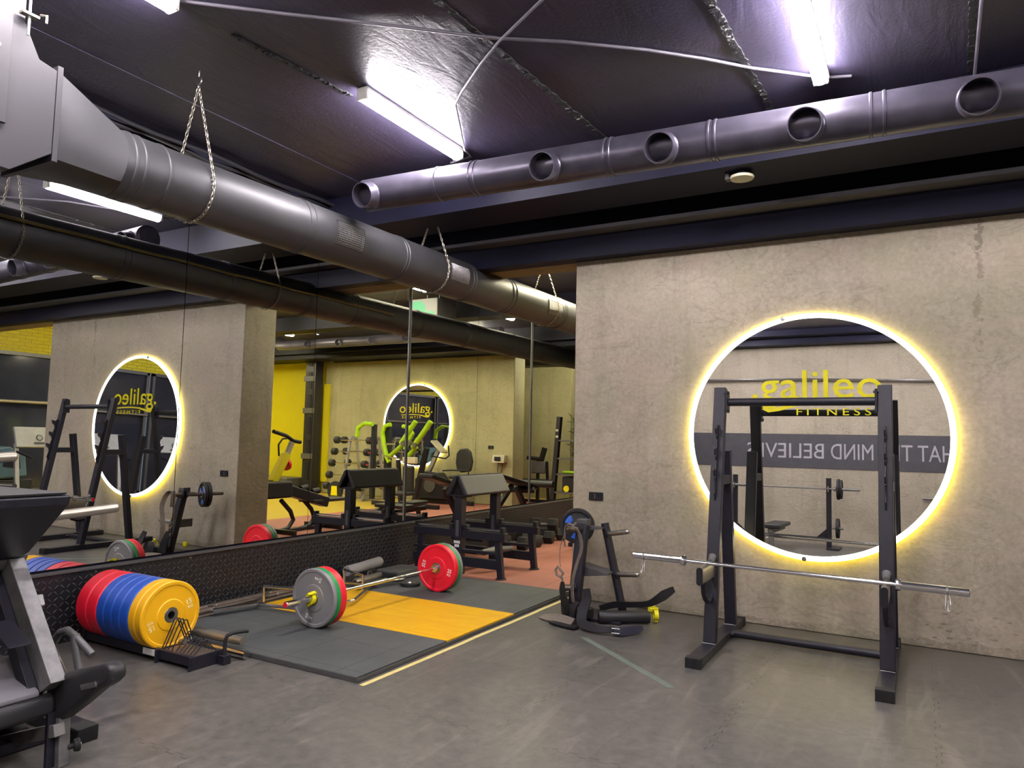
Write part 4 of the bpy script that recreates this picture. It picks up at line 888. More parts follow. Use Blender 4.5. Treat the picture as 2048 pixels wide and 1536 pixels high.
def horn(a, b, r=0.0255):
    a = Vector(a); d = Vector(b) - a; L = d.length
    MB().lathe([(0, 0), (0, r), (L - .008, r), (L, r - .006), (L, 0)], a, d, 24).build('weight_horn', m_satin, t)
horn((1.65, -2.50, 1.085), (1.66, -2.10, 1.108), 0.024); horn((1.31, -2.86, 1.345), (1.335, -2.45, 1.370), 0.026)
MB().prism([(1.36, .86), (1.50, .885), (1.56, .905), (1.52, .84), (1.40, .80)], 'xz', -2.62, -2.47).build('rail_bracket', m_beam_st, t, 0.004)
MB().lathe([(0, 0), (0, .035), (.05, .035), (.05, 0)], (1.36, -2.55, .85), (1, 0, 0), 20).build('brown_bumper', m_edge, t)
MB().lathe([(0, .011), (.008, .009), (.009, 0)], (1.362, -2.60, .735), (0, 1, 0), 12).lathe([(0, .011), (.008, .009), (.009, 0)], (1.40, -2.528, .79), (0, 1, 0), 12).build('bolt', m_steel, t)
MB().prism([(1.33, .80), (1.42, .83), (1.46, .72), (1.38, .70)], 'xz', -2.60, -2.53).build('gusset', m_black, t, 0.003)
MB().bar((1.936, -2.47, 0.245), (1.953, -2.47, 0.0), 0.05, 0.035, (1, 0, 0)).build('support_leg', m_beam_st, t, 0.004)
MB().bar((1.915, -2.50, 0.24), (1.925, -2.50, 0.0), 0.06, 0.022, (1, 0, 0)).build('support_leg', m_black, t, 0.003)
kb = MB().lathe([(0, .012), (.02, .012), (.022, .026), (.040, .030), (.046, .027), (.046, .012), (.040, .010), (.040, 0)], (1.962, -2.452, .078), (0.35, 1, 0.05), 24).build('adjust_knob', m_rub, t)
MB().lathe([(.041, .009), (.052, .007), (.053, 0)], (1.962, -2.452, .078), (0.35, 1, 0.05), 14).build('knob_pin', m_steel, kb)
MB().bar((1.50, -2.50, 0.02), (1.97, -2.50, 0.172), 0.05, 0.055, (0, 0, 1)).build('lower_beam', m_beam_st, t, 0.004)
MB().lathe([(0, 0), (0, .035), (.02, .045), (.40, .045), (.42, .035), (.42, 0)], (1.20, -2.47, .055), (1, 0, .02), 20).build('roller_pad', m_leath, t)
MB().box(1.20, 1.78, -2.30, -2.20, 0.0, 0.062).build('base_foot', m_black, t, 0.004)
cp = MB().box(1.70, 1.80, -2.315, -2.215, 0.0, 0.072)
for k in range(12): cp.box(1.705 + k * .0078, 1.709 + k * .0078, -2.319, -2.315, 0.004, 0.068).box(1.80, 1.803, -2.31 + k * .0078, -2.306 + k * .0078, 0.004, 0.068)
cp.build('rubber_cap', m_rub, t, 0.002)
MB().bar((1.60, -3.3, 0.03), (1.62, -2.25, 0.03), 0.06, 0.05).bar((1.05, -3.3, 0.03), (1.05, -2.3, 0.03), 0.06, 0.05).build('base_cross_beam', m_black, t, 0.004)
MB().bar((1.05, -2.55, 0.05), (1.30, -2.55, 0.80), 0.06, 0.06, (0, 1, 0)).bar((1.05, -3.30, 0.05), (1.30, -3.30, 0.80), 0.06, 0.06, (0, 1, 0)).build('rear_upright', m_black, t, 0.004)
MB().prism([(1.70, .60), (1.86, .55), (1.90, .56), (1.70, .64)], 'xz', -2.7, -2.6).build('back_brace', m_black, t, 0.004)

# ============================================================ curl bench and dumbbells in the passage
t = thing('curl_bench', 'black double preacher curl bench with peaked padded top in the passage', 'exercise bench', (0.8, 2.85, 0))
for yy in (2.45, 3.22):
    MB().box(0.765, 0.865, yy - .05, yy + .05, 0.0, 0.86).build('post', m_black, t, 0.006)
    MB().box(0.70, 0.93, yy - .06, yy + .06, 0.86, 0.885).build('pad_bracket', m_blackm, t, 0.004)
    for s in (-1, 1):
        xa, xb = (0.87, 1.42) if s > 0 else (0.20, 0.76)
        MB().box(xa, xb, yy - .04, yy + .04, 0.41, 0.495).build('tray_beam', m_black, t, 0.004)
        tr = MB().box(xa + .03, xb - .02, yy + .012, yy + .035, 0.505, 0.525).build('bar_rest', m_black, t, 0.003)
        MB().tube([(xa + .05, yy - .02, 0.515), (xb - .05, yy - .02, 0.515)], 0.007, 8).build('rest_rod', m_steel, tr)
        for xx in (xa + .03, xb - .05): MB().box(xx - .015, xx + .03, yy - .035, yy + .035, 0.495, 0.555).build('end_stop', m_blackm, tr, 0.006)
        MB().box(xa, xb - .06, yy - .035, yy + .035, 0.10, 0.20).build('lower_beam', m_black, t, 0.004)
        MB().box(xa, xb - .1, yy - .03, yy + .03, 0.255, 0.285).build('middle_beam', m_black, t, 0.004)
        lx = xb - .10 if s > 0 else xa + .10
        MB().bar((lx, yy, 0.41), (lx + s * .045, yy, 0.012), 0.07, 0.055, (0, 1, 0)).build('leg', m_black, t, 0.004)
        MB().lathe([(0, 0), (0, .062), (.012, .058), (.014, 0)], (lx + s * .045, yy, 0.0), (0, 0, 1), 20).build('foot_disc', m_rub, t)
    MB().box(0.795, 0.835, yy - .053, yy - .0505, 0.42, 0.60).build('height_scale', m_shelf, t, 0.0)
    MB().box(0.775, 0.855, yy - .0535, yy - .0505, 0.345, 0.375).box(0.785, 0.845, yy - .0535, yy - .0505, 0.305, 0.335).build('warning_sticker', m_white, t)
for s in (-1, 1):
    q = [(0.815 + s * .005, 1.105), (0.815 + s * .045, 1.095), (0.815 + s * .155, 0.885), (0.815 + s * .105, 0.862), (0.815 + s * .012, 1.035)]
    MB().prism(q, 'xz', 2.36, 3.32).build('arm_pad', m_leath, t, 0.018, seg=3)
MB().prism([(0.815, 1.02), (0.90, 0.885), (0.73, 0.885)], 'xz', 2.44, 2.455).build('pad_support', m_blackm, t)
MB().prism([(0.815, 1.02), (0.90, 0.885), (0.73, 0.885)], 'xz', 3.25, 3.265).build('pad_support', m_blackm, t)
tag(MB().tube([(0.95, 2.60, 0.225), (1.05, 2.85, 0.24), (1.12, 3.1, 0.235)], [0.02, 0.045, 0.03], 12).build('rolled_towel', m_shelf, None), 'grey roll of cloth on the lower beams of the curl bench', 'towel')
def dumbbell(loc, rz, label, k=1.0):
    t = thing('hex_dumbbell', label, 'dumbbell', (0, 0, 0), 'black hex dumbbells along the kick plate')
    MB().tube([(-.08, 0, 0), (.08, 0, 0)], 0.018, 12).build('handle', m_steel, t)
    for s in (-1, 1):
        MB().lathe([(.055, 0), (.055, .042 * k), (.068, .062 * k), (.12 * k, .062 * k), (.13 * k, .045 * k), (.13 * k, 0)], (0, 0, 0), (s, 0, 0), 6).build('head', m_rub, t)
    t.location = loc; t.rotation_euler = (0, 0, rz); return t
dl = ['nearest the curl bench', 'second behind the bench leg', 'third along the kick plate', 'fourth along the kick plate', 'fifth along the kick plate', 'behind the weight tree plate', 'farthest in the row']
d0 = dumbbell((0.40, 4.45, 0.088), 0.15, 'black hex dumbbell ' + dl[0], 1.6)
for i, (x, y, z, rz) in enumerate(((0.42, 4.85, .088, -.3), (0.40, 5.25, .088, .2), (0.42, 5.62, .088, .5), (0.36, 6.02, .088, -.1), (0.36, 5.45, .25, .3), (0.36, 6.45, .088, .1))):
    dup(d0, (x, y, z), 'black hex dumbbell ' + dl[i + 1], rz)

# ============================================================ back wall seen in the round mirror
t = thing('wall_banner', 'charcoal banner with grey capitals across the concrete wall opposite the round mirror', 'banner', (3.5, -6.29, 1.7))
MB().box(0.2, 6.9, -6.297, -6.290, 1.39, 2.03).build('banner_sheet', m_banner, t, smooth=False)
for word, xa, xb in (('WHAT', 6.15, 5.29), ('THE', 5.21, 4.66), ('MIND', 4.587, 3.877), ('BELIEVES', 3.756, 2.36)):
    text('lettering', word, m_bletter, t, height=0.285, width=abs(xa - xb), origin=(xa, -6.289, 1.57), right=(-1, 0, 0), depth=0.002, bold=0.0)
cable('silvery service pipe high on the concrete wall behind the banner', [(0.0, -6.25, 3.10), (3.2, -6.25, 3.08), (6.5, -6.25, 2.97), (11.9, -6.25, 2.9)], 0.022, m_steel, None)
cable('lower pale pipe on the concrete wall near the bench press', [(5.35, -6.26, 0.93), (11.9, -6.26, 0.90)], 0.02, m_steel, None)
t = thing('bench_press', 'bench press stand with flat padded bench under the banner', 'bench press', (3.1, -5.45, 0))
for xx in (2.32, 3.92):
    MB().box(xx - .04, xx + .04, -5.52, -5.44, 0.0, 1.22).build('upright', m_black, t, 0.004)
    MB().box(xx - .01, xx + .01, -5.44, -5.38, 0.98, 1.02).box(xx - .01, xx + .01, -5.39, -5.37, 0.98, 1.08).build('bar_hook', m_steel, t, 0.002)
MB().box(2.3, 3.95, -5.51, -5.45, 0.12, 0.19).build('cross_beam', m_black, t, 0.004)
MB().prism([(2.36, .19), (2.36, .34), (2.52, .19)], 'xz', -5.50, -5.46).prism([(3.88, .19), (3.88, .34), (3.72, .19)], 'xz', -5.50, -5.46).build('corner_brace', m_black, t)
MB().box(3.0, 3.30, -5.40, -4.25, 0.36, 0.43).build('bench_pad', m_leath, t, 0.02)
MB().box(3.10, 3.20, -5.45, -4.3, 0.29, 0.355).box(3.11, 3.19, -4.40, -4.32, 0.0, 0.30).build('bench_frame', m_beam_st, t, 0.004)
tube_ = MB(); tube_.lathe([(0, .02), (.18, .02), (.18, 0)], (3.97, -5.48, 0.36), (1, 0, 0), 14).build('plate_peg', m_steel, t)
MB().box(3.9, 4.1, -5.75, -5.2, 0.0, 0.03).build('foot', m_black, t, 0.004)
b3 = barbell('barbell racked on the bench press, seen in the round mirror', 2.15, 1.33, m_steel); place(b3, (3.34, -5.41, 1.035))
def small_plate(label, loc, r, th, grp):
    t = thing('weight_plate', label, 'weight plate', (0, 0, 0), grp)
    MB().lathe([(-th / 2, .027), (-th / 2, .05), (-th / 2 + .01, .055), (-th / 2 + .01, r * .8), (-th / 2, r * .86), (-th / 2, r), (th / 2, r), (th / 2, r * .86), (th / 2 - .01, r * .8), (th / 2 - .01, .055), (th / 2, .05), (th / 2, .027), (-th / 2, .027)], (0, 0, 0), (1, 0, 0), 36).build('disc', m_rub, t)
    t.location = loc; return t
sp = small_plate('larger black plate on the bench press barbell', (4.08, -5.41, 1.035), 0.18, 0.04, None)
small_plate('smaller black plate outermost on the bench press barbell', (4.125, -5.41, 1.035), 0.165, 0.035, None)
small_plate('black plate stored low on the bench press upright', (4.06, -5.48, 0.36), 0.17, 0.05, None)

# ============================================================ far area, seen in the mirrors
# sign box
t = thing('exit_sign', 'white lit box with green pictogram hanging from the far ceiling', 'sign', (1.8, 5.2, 3.7))
MB().box(1.56, 2.10, 5.2, 5.75, 3.52, 3.83).build('box', m_pale, t, 0.005)
m_green_sign = emis('green_sign_face', (0.18, 0.62, 0.36, 1), 0.35, (0.15, 0.45, 0.28, 1)); m_wsign = emis('white_sign_face', (0.8, 0.85, 0.8, 1), 0.2, (0.4, 0.4, 0.38, 1))
MB().box(1.57, 2.09, 5.194, 5.199, 3.53, 3.82).build('front_face', m_wsign, t, smooth=False)
MB().prism([(2.06, 3.60), (2.06, 3.79), (1.86, 3.79), (1.86, 3.74), (1.80, 3.72), (1.80, 3.62), (1.62, 3.60), (1.62, 3.56), (2.06, 3.56)], 'xz', 5.189, 5.193).build('pictogram', m_green_sign, t, smooth=False)
MB().tube([(1.7, 5.45, 3.83), (1.7, 5.45, 3.94)], 0.01, 8).tube([(1.95, 5.45, 3.83), (1.95, 5.45, 3.94)], 0.01, 8).build('hanger', m_steel, t)
# service pipes under the far ceiling
for i, (z, yy) in enumerate(((3.84, 6.9), (3.76, 6.95))):
    cable(('upper' if i == 0 else 'lower') + ' cream insulated service pipe under the far ceiling', [(4.6 + k * .5, yy, z + .008 * math.sin(k * 1.3)) for k in range(10)], 0.032, m_cream, 'cream pipes under the far ceiling')
# curl/row machine right behind the partition (mirrored)
t = thing('row_machine', 'black plate loaded machine with yellow shrouds behind the partition', 'exercise machine', (3.3, 4.0, 0))
MB().bar((3.35, 3.45, 0.75), (3.25, 4.55, 0.42), 0.22, 0.16).build('main_body', m_black, t, 0.02)
MB().box(3.1, 3.5, 3.2, 3.7, 0.55, 0.80).build('rear_shroud', m_blackm, t, 0.03)
MB().box(3.15, 3.50, 4.2, 5.0, 0.43, 0.48).build('step_pad', m_leath, t, 0.015)
MB().bar((3.3, 3.45, 0.78), (3.3, 3.72, 1.22), 0.13, 0.12, (0, 1, 0)).build('yellow_shroud', m_yelw, t, 0.02)
MB().bar((3.3, 3.70, 1.15), (3.3, 3.82, 1.40), 0.07, 0.07, (0, 1, 0)).build('grey_stem', m_alu, t, 0.01)
MB().tube([(3.15, 3.30, 1.56), (3.2, 3.6, 1.50), (3.3, 3.85, 1.42), (3.3, 4.0, 1.40)], 0.03, 12).build('handle_bar', m_blackm, t)
MB().tube([(3.4, 3.66, 1.18), (3.4, 3.64, 1.36), (3.4, 3.72, 1.45), (3.4, 3.86, 1.46)], 0.014, 8).build('side_handle', m_blackm, t)
MB().lathe([(0, .0), (0, .10), (.04, .10), (.04, 0)], (3.35, 3.75, 1.05), (0, 1, 0.2), 20).build('red_cap', m_red, t)
for yy in (3.9, 4.35):
    MB().tube([(3.3, yy - .25, 0.50), (3.3, yy - .05, 0.32), (3.3, yy + .02, 0.18), (3.3, yy - .08, 0.06), (3.3, yy - .3, 0.02)], 0.035, 12).build('curved_leg', m_black, t)
MB().box(2.9, 3.7, 3.55, 3.62, 0.0, 0.07).box(2.9, 3.7, 4.55, 4.62, 0.0, 0.07).box(3.25, 3.33, 3.3, 4.6, 0.0, 0.05).build('base_frame', m_black, t, 0.005)
for q, (yy, z) in enumerate(((4.0, .66), (4.25, .60))):
    MB().tube([(3.25, yy, z), (3.25, yy + .14, z + .02)], 0.05, 12).build('roller', m_rub, t)
# fixed barbell rack
t = thing('barbell_rack', 'silver A-frame rack holding fixed barbells before the far yellow wall', 'weight rack', (7.0, 9.1, 0))
for xx in (6.05, 6.75):
    for s in (-1, 1): MB().bar((xx, 9.1 + s * .38, 0.02), (xx, 9.1 + s * .10, 1.50), 0.06, 0.05, (0, 1, 0)).build('upright', m_alu, t, 0.004)
    MB().box(xx - .03, xx + .03, 8.65, 9.55, 0.0, 0.06).build('foot', m_alu, t, 0.004)
    MB().box(xx - .03, xx + .03, 9.0, 9.2, 1.46, 1.52).build('top_plate', m_alu, t, 0.004)
MB().box(6.05, 6.75, 9.08, 9.13, 0.03, 0.08).build('tie_bar', m_alu, t, 0.004)
def fixed_bar(label, loc, L=1.0):
    t = thing('fixed_barbell', label, 'barbell', (0, 0, 0), 'fixed barbells on the silver rack')
    MB().tube([(-L / 2, 0, 0), (L / 2, 0, 0)], 0.014, 10).build('shaft', m_chrome, t)
    for s in (-1, 1):
        h = MB().lathe([(L / 2 - .05, 0), (L / 2 - .05, .075), (L / 2 - .03, .088), (L / 2 + .06, .088), (L / 2 + .08, .07), (L / 2 + .08, 0)], (0, 0, 0), (s, 0, 0), 20).build('head', m_rub, t)
        MB().box(s * (L / 2 + .081) - .002, s * (L / 2 + .081) + .002, -.055, .055, -.012, .012).build('red_stripe', m_red, h)
    t.location = loc; return t
for sd in (-1, 1):
    for i, z in enumerate([1.42, 1.14, 0.86, 0.58, 0.32]):
        for xx in (6.05, 6.75): MB().box(xx - .025, xx + .025, min(9.1 + sd * .10, 9.1 + sd * (.18 + i * .075)), max(9.1 + sd * .10, 9.1 + sd * (.18 + i * .075)), z - .032, z - .015).build('cradle', m_alu, t)
fb = None; zt = [1.42, 1.14, 0.86, 0.58, 0.32]; nm = ['top', 'second', 'third', 'fourth', 'bottom']
for sd in (-1, 1):
    for i, z in enumerate(zt):
        loc = (6.62 if sd < 0 else 6.68, 9.1 + sd * (.16 + i * .075), z); lb = ('front' if sd < 0 else 'back') + ' side ' + nm[i] + ' black ended barbell of the silver rack'
        if fb is None: fb = fixed_bar(lb, loc)
        else: dup(fb, loc, lb)
# yellow training plate leaning
t = thing('weight_plate', 'black and yellow weight plate leaning at the silver rack', 'weight plate', (6.5, 8.5, 0.24))
MB().lathe([(0, .03), (0, .22), (.05, .22), (.05, .03), (0, .03)], (6.7, 8.5, .23), (0, -1, .1), 32).build('disc', m_rub, t)
MB().prism([(6.62, .34), (6.78, .34), (6.80, .12), (6.60, .12)], 'xz', 8.43, 8.44).build('yellow_inlay', m_clip, t)
# lime machine
t = thing('lever_machine', 'lime green and black lever machine in front of the far round mirror', 'exercise machine', (4.7, 8.3, 0))
def lt(pts, r=0.05): MB().tube(pts, r, 14).build('lime_arm', m_lime, t)
lt([(4.05, 8.0, 1.86), (4.25, 8.0, 1.60), (4.42, 8.0, 1.38)], 0.055); lt([(3.65, 8.0, 1.86), (3.85, 8.0, 1.60), (4.02, 8.0, 1.40), (4.10, 8.0, 1.30)], 0.06)
lt([(4.42, 8.1, 1.38), (4.65, 8.1, 1.20), (4.85, 8.1, 1.06)], 0.052); lt([(4.08, 8.1, 1.32), (4.25, 8.1, 1.15), (4.35, 8.1, 1.02)], 0.055)
for dx in (0, 0.95): lt([(5.0 + dx * .6, 8.4, 1.80), (5.25 + dx * .6, 8.4, 1.82), (5.42 + dx * .6, 8.4, 1.72), (5.45 + dx * .6, 8.4, 1.50)] if dx else [(5.05, 8.4, 1.80), (5.2, 8.4, 1.76), (5.27, 8.4, 1.62), (5.22, 8.4, 1.35), (5.12, 8.4, 1.05), (5.05, 8.4, 0.95)], 0.05)
MB().bar((5.60, 8.5, 0.1), (5.60, 8.5, 1.80), 0.10, 0.10, (0, 1, 0)).build('black_frame', m_black, t, 0.01)
lt([(4.7, 8.4, 1.76), (4.55, 8.4, 1.74), (4.42, 8.4, 1.60), (4.55, 8.4, 1.40), (4.62, 8.4, 1.25)], 0.048)
MB().bar((5.15, 8.5, 0.1), (5.20, 8.5, 1.80), 0.14, 0.12, (0, 1, 0)).bar((4.25, 8.3, 0.1), (3.95, 8.3, 1.30), 0.10, 0.10, (0, 1, 0)).bar((4.62, 8.3, 0.1), (4.72, 8.3, 1.02), 0.08, 0.08, (0, 1, 0)).build('black_frame', m_black, t, 0.01)
MB().box(3.6, 5.4, 8.25, 8.35, 0.0, 0.09).box(4.2, 4.3, 7.8, 8.7, 0.0, 0.07).build('base_frame', m_black, t, 0.006)
MB().box(4.00, 4.28, 7.88, 7.98, 0.35, 0.92).build('back_pad', m_leath, t, 0.045, seg=3)
MB().box(3.95, 4.35, 7.55, 7.95, 0.30, 0.38).build('seat_pad', m_leath, t, 0.03, seg=3)
MB().box(3.95, 4.30, 7.90, 8.0, 0.96, 1.10).build('cream_cover', m_cream, t, 0.02)
for x, z in ((4.16, 1.40), (4.34, 1.38), (4.02, 1.36)): MB().lathe([(0, .055), (.05, .05), (.05, 0)], (x, 7.98, z), (0, -1, 0), 18).build('pivot_cap', m_steel, t)
MB().tube([(4.45, 8.05, 1.05), (4.9, 8.05, 1.10)], 0.016, 8).tube([(4.6, 8.0, 1.37), (4.85, 8.0, 1.36)], 0.02, 8).build('grip_bar', m_chrome, t)
# recumbent bike
t = thing('exercise_bike', 'recumbent exercise bike with cream console at the far concrete wall', 'exercise bike', (4.3, 9.5, 0))
MB().bar((4.95, 9.5, 0.35), (4.45, 9.5, 1.30), 0.10, 0.08, (0, 1, 0)).build('mast', m_alu, t, 0.01)
MB().bar((4.62, 9.48, 1.45), (4.30, 9.48, 1.18), 0.26, 0.05, (0.6, 0, .8)).build('console', m_cream, t, 0.015)
MB().tube([(4.55, 9.3, 1.1), (4.15, 9.3, 1.05), (4.05, 9.3, 1.12), (4.08, 9.3, 1.35)], 0.018, 10).build('handle_bar', m_blackm, t)
MB().prism([(3.55, .78), (3.50, 1.0), (3.56, 1.22), (3.66, 1.30), (3.86, 1.28), (3.94, 1.18), (3.96, .95), (3.92, .80), (3.8, .74)], 'xz', 9.42, 9.50).build('seat_back', m_leath, t, 0.03, seg=3)
MB().box(3.5, 4.0, 9.2, 9.65, 0.60, 0.68).build('seat_pad', m_leath, t, 0.03)
MB().tube([(3.45, 9.2, .72), (3.45, 9.2, .80), (3.9, 9.2, .80), (4.15, 9.2, .78)], 0.018, 8).build('side_grip', m_blackm, t)
MB().prism([(4.2, .1), (4.15, .45), (4.4, .72), (4.8, .75), (5.05, .55), (5.05, .12)], 'xz', 9.35, 9.65).build('wheel_housing', m_black, t, 0.03)
MB().lathe([(0, .16), (.02, .16), (.02, 0)], (4.6, 9.34, .42), (0, -1, 0), 28).build('side_disc', m_shelf, t)
MB().box(3.5, 5.0, 9.45, 9.55, 0.0, 0.10).box(3.70, 3.80, 9.45, 9.55, 0.1, 0.6).build('base_frame', m_black, t, 0.01)
# scale display on the far wall
t = thing('weighing_display', 'cream weighing scale display mounted on the far concrete wall', 'scale', (3.05, 9.9, 1.0))
MB().prism([(9.80, .98), (9.84, 1.16), (9.97, 1.16), (9.97, 1.0)], 'yz', 2.90, 3.22).build('display_case', m_cream, t, 0.012)
MB().box(2.98, 3.14, 9.785, 9.80, 1.03, 1.12).build('screen', m_glassd, t, 0.002)
MB().tube([(3.0, 9.95, 1.0), (3.02, 9.94, .85), (3.08, 9.95, .7)], 0.007, 6).tube([(3.12, 9.95, 1.0), (3.14, 9.94, .8), (3.1, 9.95, .65)], 0.007, 6).build('cable_loop', m_blackm, t)
# incline bench group beside the mirror (mirrored only)
t = thing('incline_bench', 'black adjustable bench with split pads beside the far mirrors', 'exercise bench', (1.3, 5.5, 0))
MB().bar((1.35, 4.72, 0.93), (1.30, 5.22, 0.80), 0.30, 0.07).build('head_pad', m_leath, t, 0.02, seg=3)
MB().bar((1.30, 5.25, 0.79), (1.25, 5.80, 0.62), 0.32, 0.07).build('chest_pad', m_leath, t, 0.02, seg=3)
MB().bar((1.25, 6.6, 0.88), (1.15, 7.9, 0.62), 0.30, 0.08).build('back_pad', m_leath, t, 0.02, seg=3)
MB().tube([(1.0, 7.7, .58), (1.5, 7.5, .58)], 0.06, 16).tube([(0.9, 8.3, .66), (1.6, 8.25, .66)], 0.07, 16).build('roller_pad', m_leath, t)
MB().bar((1.3, 5.2, 0.72), (1.25, 5.7, 0.02), 0.08, 0.08, (0, 1, 0)).bar((1.2, 7.2, 0.68), (1.2, 6.3, 0.02), 0.08, 0.08, (1, 0, 0)).bar((1.2, 7.4, 0.60), (1.2, 7.9, 0.02), 0.09, 0.09, (1, 0, 0)).bar((1.25, 5.2, 0.03), (1.2, 8.0, 0.03), 0.08, 0.06).build('frame', m_black, t, 0.006)
MB().box(0.9, 1.6, 5.15, 5.23, 0.0, 0.06).box(0.9, 1.6, 7.95, 8.03, 0.0, 0.06).build('foot', m_black, t, 0.006)
MB().lathe([(0, 0), (0, .045), (.06, .045), (.06, 0)], (1.5, 5.45, .78), (1, 0, 0), 16).build('steel_roller', m_satin, t)
# low floor bench with pads
t = thing('ab_bench', 'low black floor bench with small pads near the far mirrors', 'exercise bench', (2.1, 5.2, 0))
MB().box(1.9, 2.5, 4.9, 5.2, 0.36, 0.42).box(2.05, 2.35, 5.35, 5.8, 0.38, 0.44).build('pad', m_leath, t, 0.02)
MB().bar((2.6, 4.9, 0.24), (2.3, 5.2, 0.42), 0.22, 0.06).build('foot_pad', m_leath, t, 0.02)
MB().bar((2.2, 4.8, 0.28), (2.2, 5.9, 0.30), 0.07, 0.07).bar((2.2, 5.0, .28), (2.2, 4.9, 0), .06, .06, (0, 1, 0)).bar((2.2, 5.7, .28), (2.2, 5.8, 0), .06, .06, (0, 1, 0)).build('frame', m_black, t, 0.005)
# leg curl seat
t = thing('leg_curl_machine', 'black leg curl machine with seat and headrest at the second far concrete wall', 'exercise machine', (2.9, 11.6, 0))
MB().box(2.72, 3.10, 11.5, 11.58, .70, 1.0).build('back_pad', m_greyv, t, 0.03, seg=3)
MB().bar((2.80, 11.5, 1.06), (2.72, 11.5, 1.34), 0.12, 0.10, (0, 1, 0)).build('head_rest', m_leath, t, 0.02)
MB().tube([(2.75, 11.5, 1.05), (3.2, 11.5, 1.08)], 0.05, 14).build('roller_pad', m_leath, t)
MB().bar((2.95, 11.6, 0.0), (2.95, 11.6, 1.05), 0.07, 0.07, (0, 1, 0)).bar((2.60, 11.5, 0.0), (2.66, 11.5, 1.0), 0.06, 0.06, (0, 1, 0)).box(2.5, 3.3, 11.3, 11.7, .5, .56).box(2.5, 3.3, 11.48, 11.55, 0, .06).build('frame', m_black, t, 0.005)
MB().tube([(2.4, 11.4, .42), (2.7, 11.4, .44)], 0.02, 10).tube([(3.0, 11.4, .40), (3.3, 11.4, .38)], 0.03, 10).build('weight_peg', m_cream, t)
# storage rack with small gear and plant
t = thing('storage_rack', 'tall black gear rack with shelves beside the last far wall', 'storage rack', (1.6, 10.3, 0))
MB().bar((1.86, 10.2, 0.0), (1.70, 10.2, 2.05), 0.10, 0.12, (0, 1, 0)).build('upright', m_black, t, 0.006); MB().bar((0.80, 10.2, 0.0), (0.80, 10.2, 2.05), 0.10, 0.12, (0, 1, 0)).build('upright', m_black, t, 0.006)
for z in (0.35, 0.75, 1.1, 1.5): MB().box(0.8, 1.80, 10.15, 10.6, z, z + .035).build('shelf', m_shelf, t, 0.004)
for z in (1.72, 1.58): MB().box(1.70, 1.76, 10.13, 10.139, z, z + .05).build('sticker', m_white, t)
tag(MB().lathe([(0, 0), (0, .03), (.3, .03), (.3, 0)], (1.35, 10.3, .82), (1, 0, 0), 12).build('foam_roller', m_lime, None), 'lime roller on a shelf of the black gear rack', 'roller')
tag(MB().lathe([(0, 0), (0, .07), (.08, .07), (.08, 0)], (1.5, 10.25, .457), (0, -1, 0), 16).build('yellow_disc', m_clip, None), 'yellow disc on the lowest shelf of the black gear rack', 'weight plate')
tag(MB().box(1.0, 1.62, 10.2, 10.5, 0.39, .72).build('storage_box', m_blackm, None, 0.02), 'black box on the low shelf of the black gear rack', 'box')
t = thing('potted_plant', 'leafy potted plant behind the black gear rack', 'plant', (1.35, 10.9, 0))
MB().lathe([(0, 0), (0, .16), (.4, .2), (.4, 0)], (1.35, 10.9, 0), (0, 0, 1), 24).build('pot', m_blackm, t)
random.seed(3); mb = MB(); sm = MB()
for k in range(5):
    bx, by = 1.35 + random.uniform(-.12, .35), 10.9 + random.uniform(-.1, .1); h = random.uniform(1.7, 2.35); sm.tube([(1.35, 10.9, .38), ((1.35 + bx) / 2, by, h * .6), (bx, by, h)], .012, 6)
    for j in range(26):
        z = h - random.random() * .9; a = random.random() * 6.28; L = random.uniform(.14, .26); d = Vector((math.cos(a), math.sin(a), random.uniform(-.2, .8))).normalized(); c = Vector((bx, by, z)); s_ = d.cross(Vector((0, 0, 1))).normalized() * .018
        mb.add([c, c + d * L * .5 + s_ + Vector((0, 0, .012)), c + d * L, c + d * L * .5 - s_ + Vector((0, 0, .012)), c + d * L * .5 - Vector((0, 0, .004))], [(0, 1, 2, 3), (0, 4, 1), (1, 4, 2), (2, 4, 3), (3, 4, 0)])
sm.build('stem', m_leaf, t); mb.build('foliage', m_leaf, t, smooth=False)
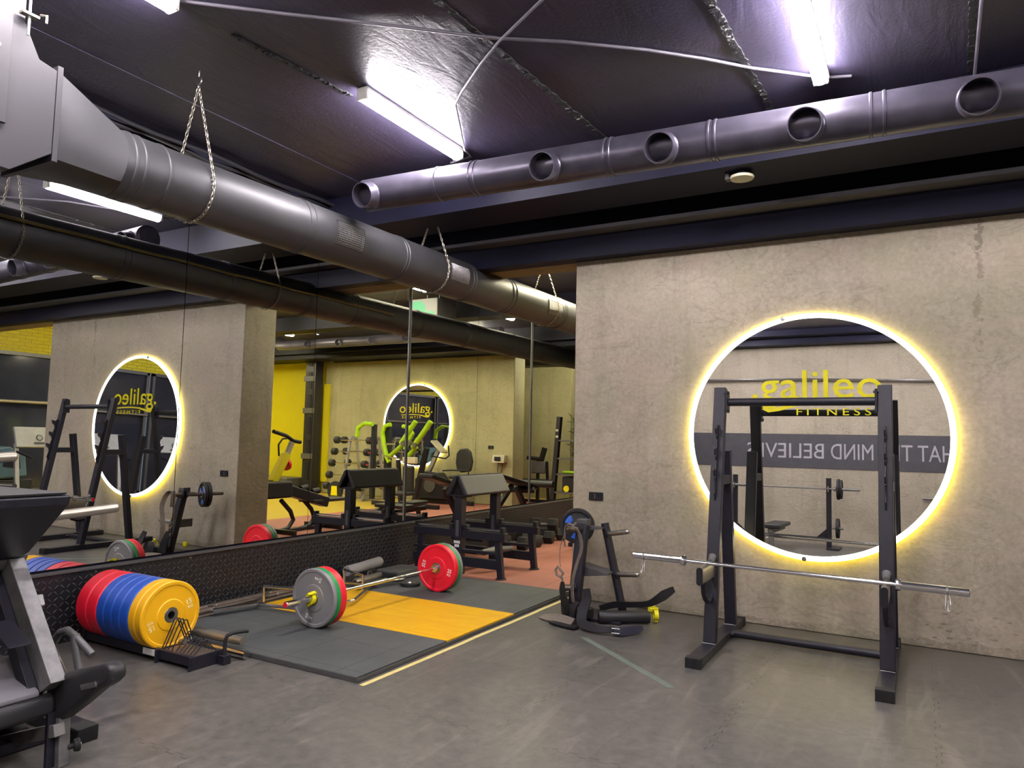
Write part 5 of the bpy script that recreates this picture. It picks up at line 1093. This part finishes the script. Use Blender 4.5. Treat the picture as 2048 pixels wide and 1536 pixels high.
# black steel column with slots in front of the yellow wall
t = thing('steel_column', 'slotted black steel column beside the bright yellow wall', 'column', (8.8, 9.7, 0))
MB().box(8.62, 8.98, 9.62, 9.90, 0.0, 3.93).build('column', m_black, t, 0.006)
for k in range(6): MB().box(8.74, 8.86, 9.60, 9.619, 0.35 + k * .6, 0.80 + k * .6).build('slot', m_blackm, t)
for z in (0.9, 2.1, 2.95): MB().box(8.60, 9.0, 9.58, 9.599, z, z + .14).build('clamp', m_shelf, t, 0.003)
tag(MB().box(8.42, 8.61, 9.93, 9.995, 0.3, 2.9).build('yellow_board', m_yelw, None, 0.004), 'narrow yellow board standing at the end of the far concrete wall', 'board')
tag(MB().box(9.2, 11.5, 9.3, 10.05, 0.0, 0.38).build('equipment_case', m_shelf, None, 0.03), 'long grey case at the foot of the bright yellow wall', 'case')
for i, (x, y) in enumerate(((5.0, 8.0), (7.0, 8.0))):
    t = thing('spot_lamp', ('nearer' if i == 0 else 'farther') + ' small bright spotlight by the far air pipe', 'lamp', (x, y, 3.9), 'small spotlights on the far ceiling')
    MB().lathe([(0, 0), (0, .03), (.05, .035), (.05, 0)], (x, y, 3.895), (0, 0, 1), 14).build('housing', m_blackm, t)
    MB().lathe([(0, 0.026), (-.006, .02), (-.006, 0)], (x, y, 3.893), (0, 0, 1), 14).build('bulb', m_spot, t)
# treadmills and fan beside the windows
def treadmill(loc, rz, label):
    t = thing('treadmill', label, 'treadmill', (0, 0, 0), 'treadmills by the windows')
    MB().box(-.38, .38, -.9, .9, .06, .18).build('deck', m_shelf, t, .02); MB().box(-.27, .27, -.8, .8, .181, .19).build('belt', m_rub, t)
    for s in (-1, 1):
        MB().bar((s * .36, .75, .1), (s * .36, .95, 1.25), .07, .06, (0, 1, 0)).build('upright', m_alu, t, .005); MB().tube([(s * .36, .9, 1.1), (s * .36, .35, 1.0)], .022, 10).build('hand_rail', m_blackm, t)
    c = MB().bar((0, .86, 1.18), (0, 1.0, 1.55), .80, .06, (0, 1, 0)).build('console', m_pale, t, .01)
    MB().lathe([(0, .06), (.006, .055), (.006, .045)], (0, .87, 1.36), (0, -1, .35), 20).build('dial', m_blackm, c); MB().box(-.1, .1, .84, .846, 1.24, 1.28).build('buttons', m_shelf, c)
    t.location = loc; t.rotation_euler = (0, 0, rz); return t
tm = treadmill((8.15, 3.02, 0), -PI / 2, 'treadmill with pale console beyond the black column')
dup(tm, (9.3, -0.9, 0), 'treadmill with pale console by the middle window', -PI / 2 - .1); dup(tm, (9.3, -2.6, 0), 'treadmill with pale console by the window nearest the rear', -PI / 2 - .1)
t = thing('storage_cart', 'blue grey moulded plastic cart beyond the black column', 'cart', (10.2, 2.9, 0))
MB().prism([(2.5, .55), (2.55, 1.10), (2.95, 1.18), (3.25, 1.0), (3.3, .6)], 'yz', 9.9, 10.4).build('shell', m_fan, t, .03)
MB().prism([(2.85, .8), (2.9, 1.08), (3.12, .98), (3.16, .75)], 'yz', 9.88, 9.899).build('opening', m_glassd, t)
MB().box(9.9, 10.4, 2.5, 3.4, .18, .54).build('base', m_blackm, t, .02)
tag(MB().box(9.55, 9.85, 2.9, 3.25, 0.0, .36).build('step_box', m_lime, None, .02), 'lime green step box on the floor beyond the black column', 'box')
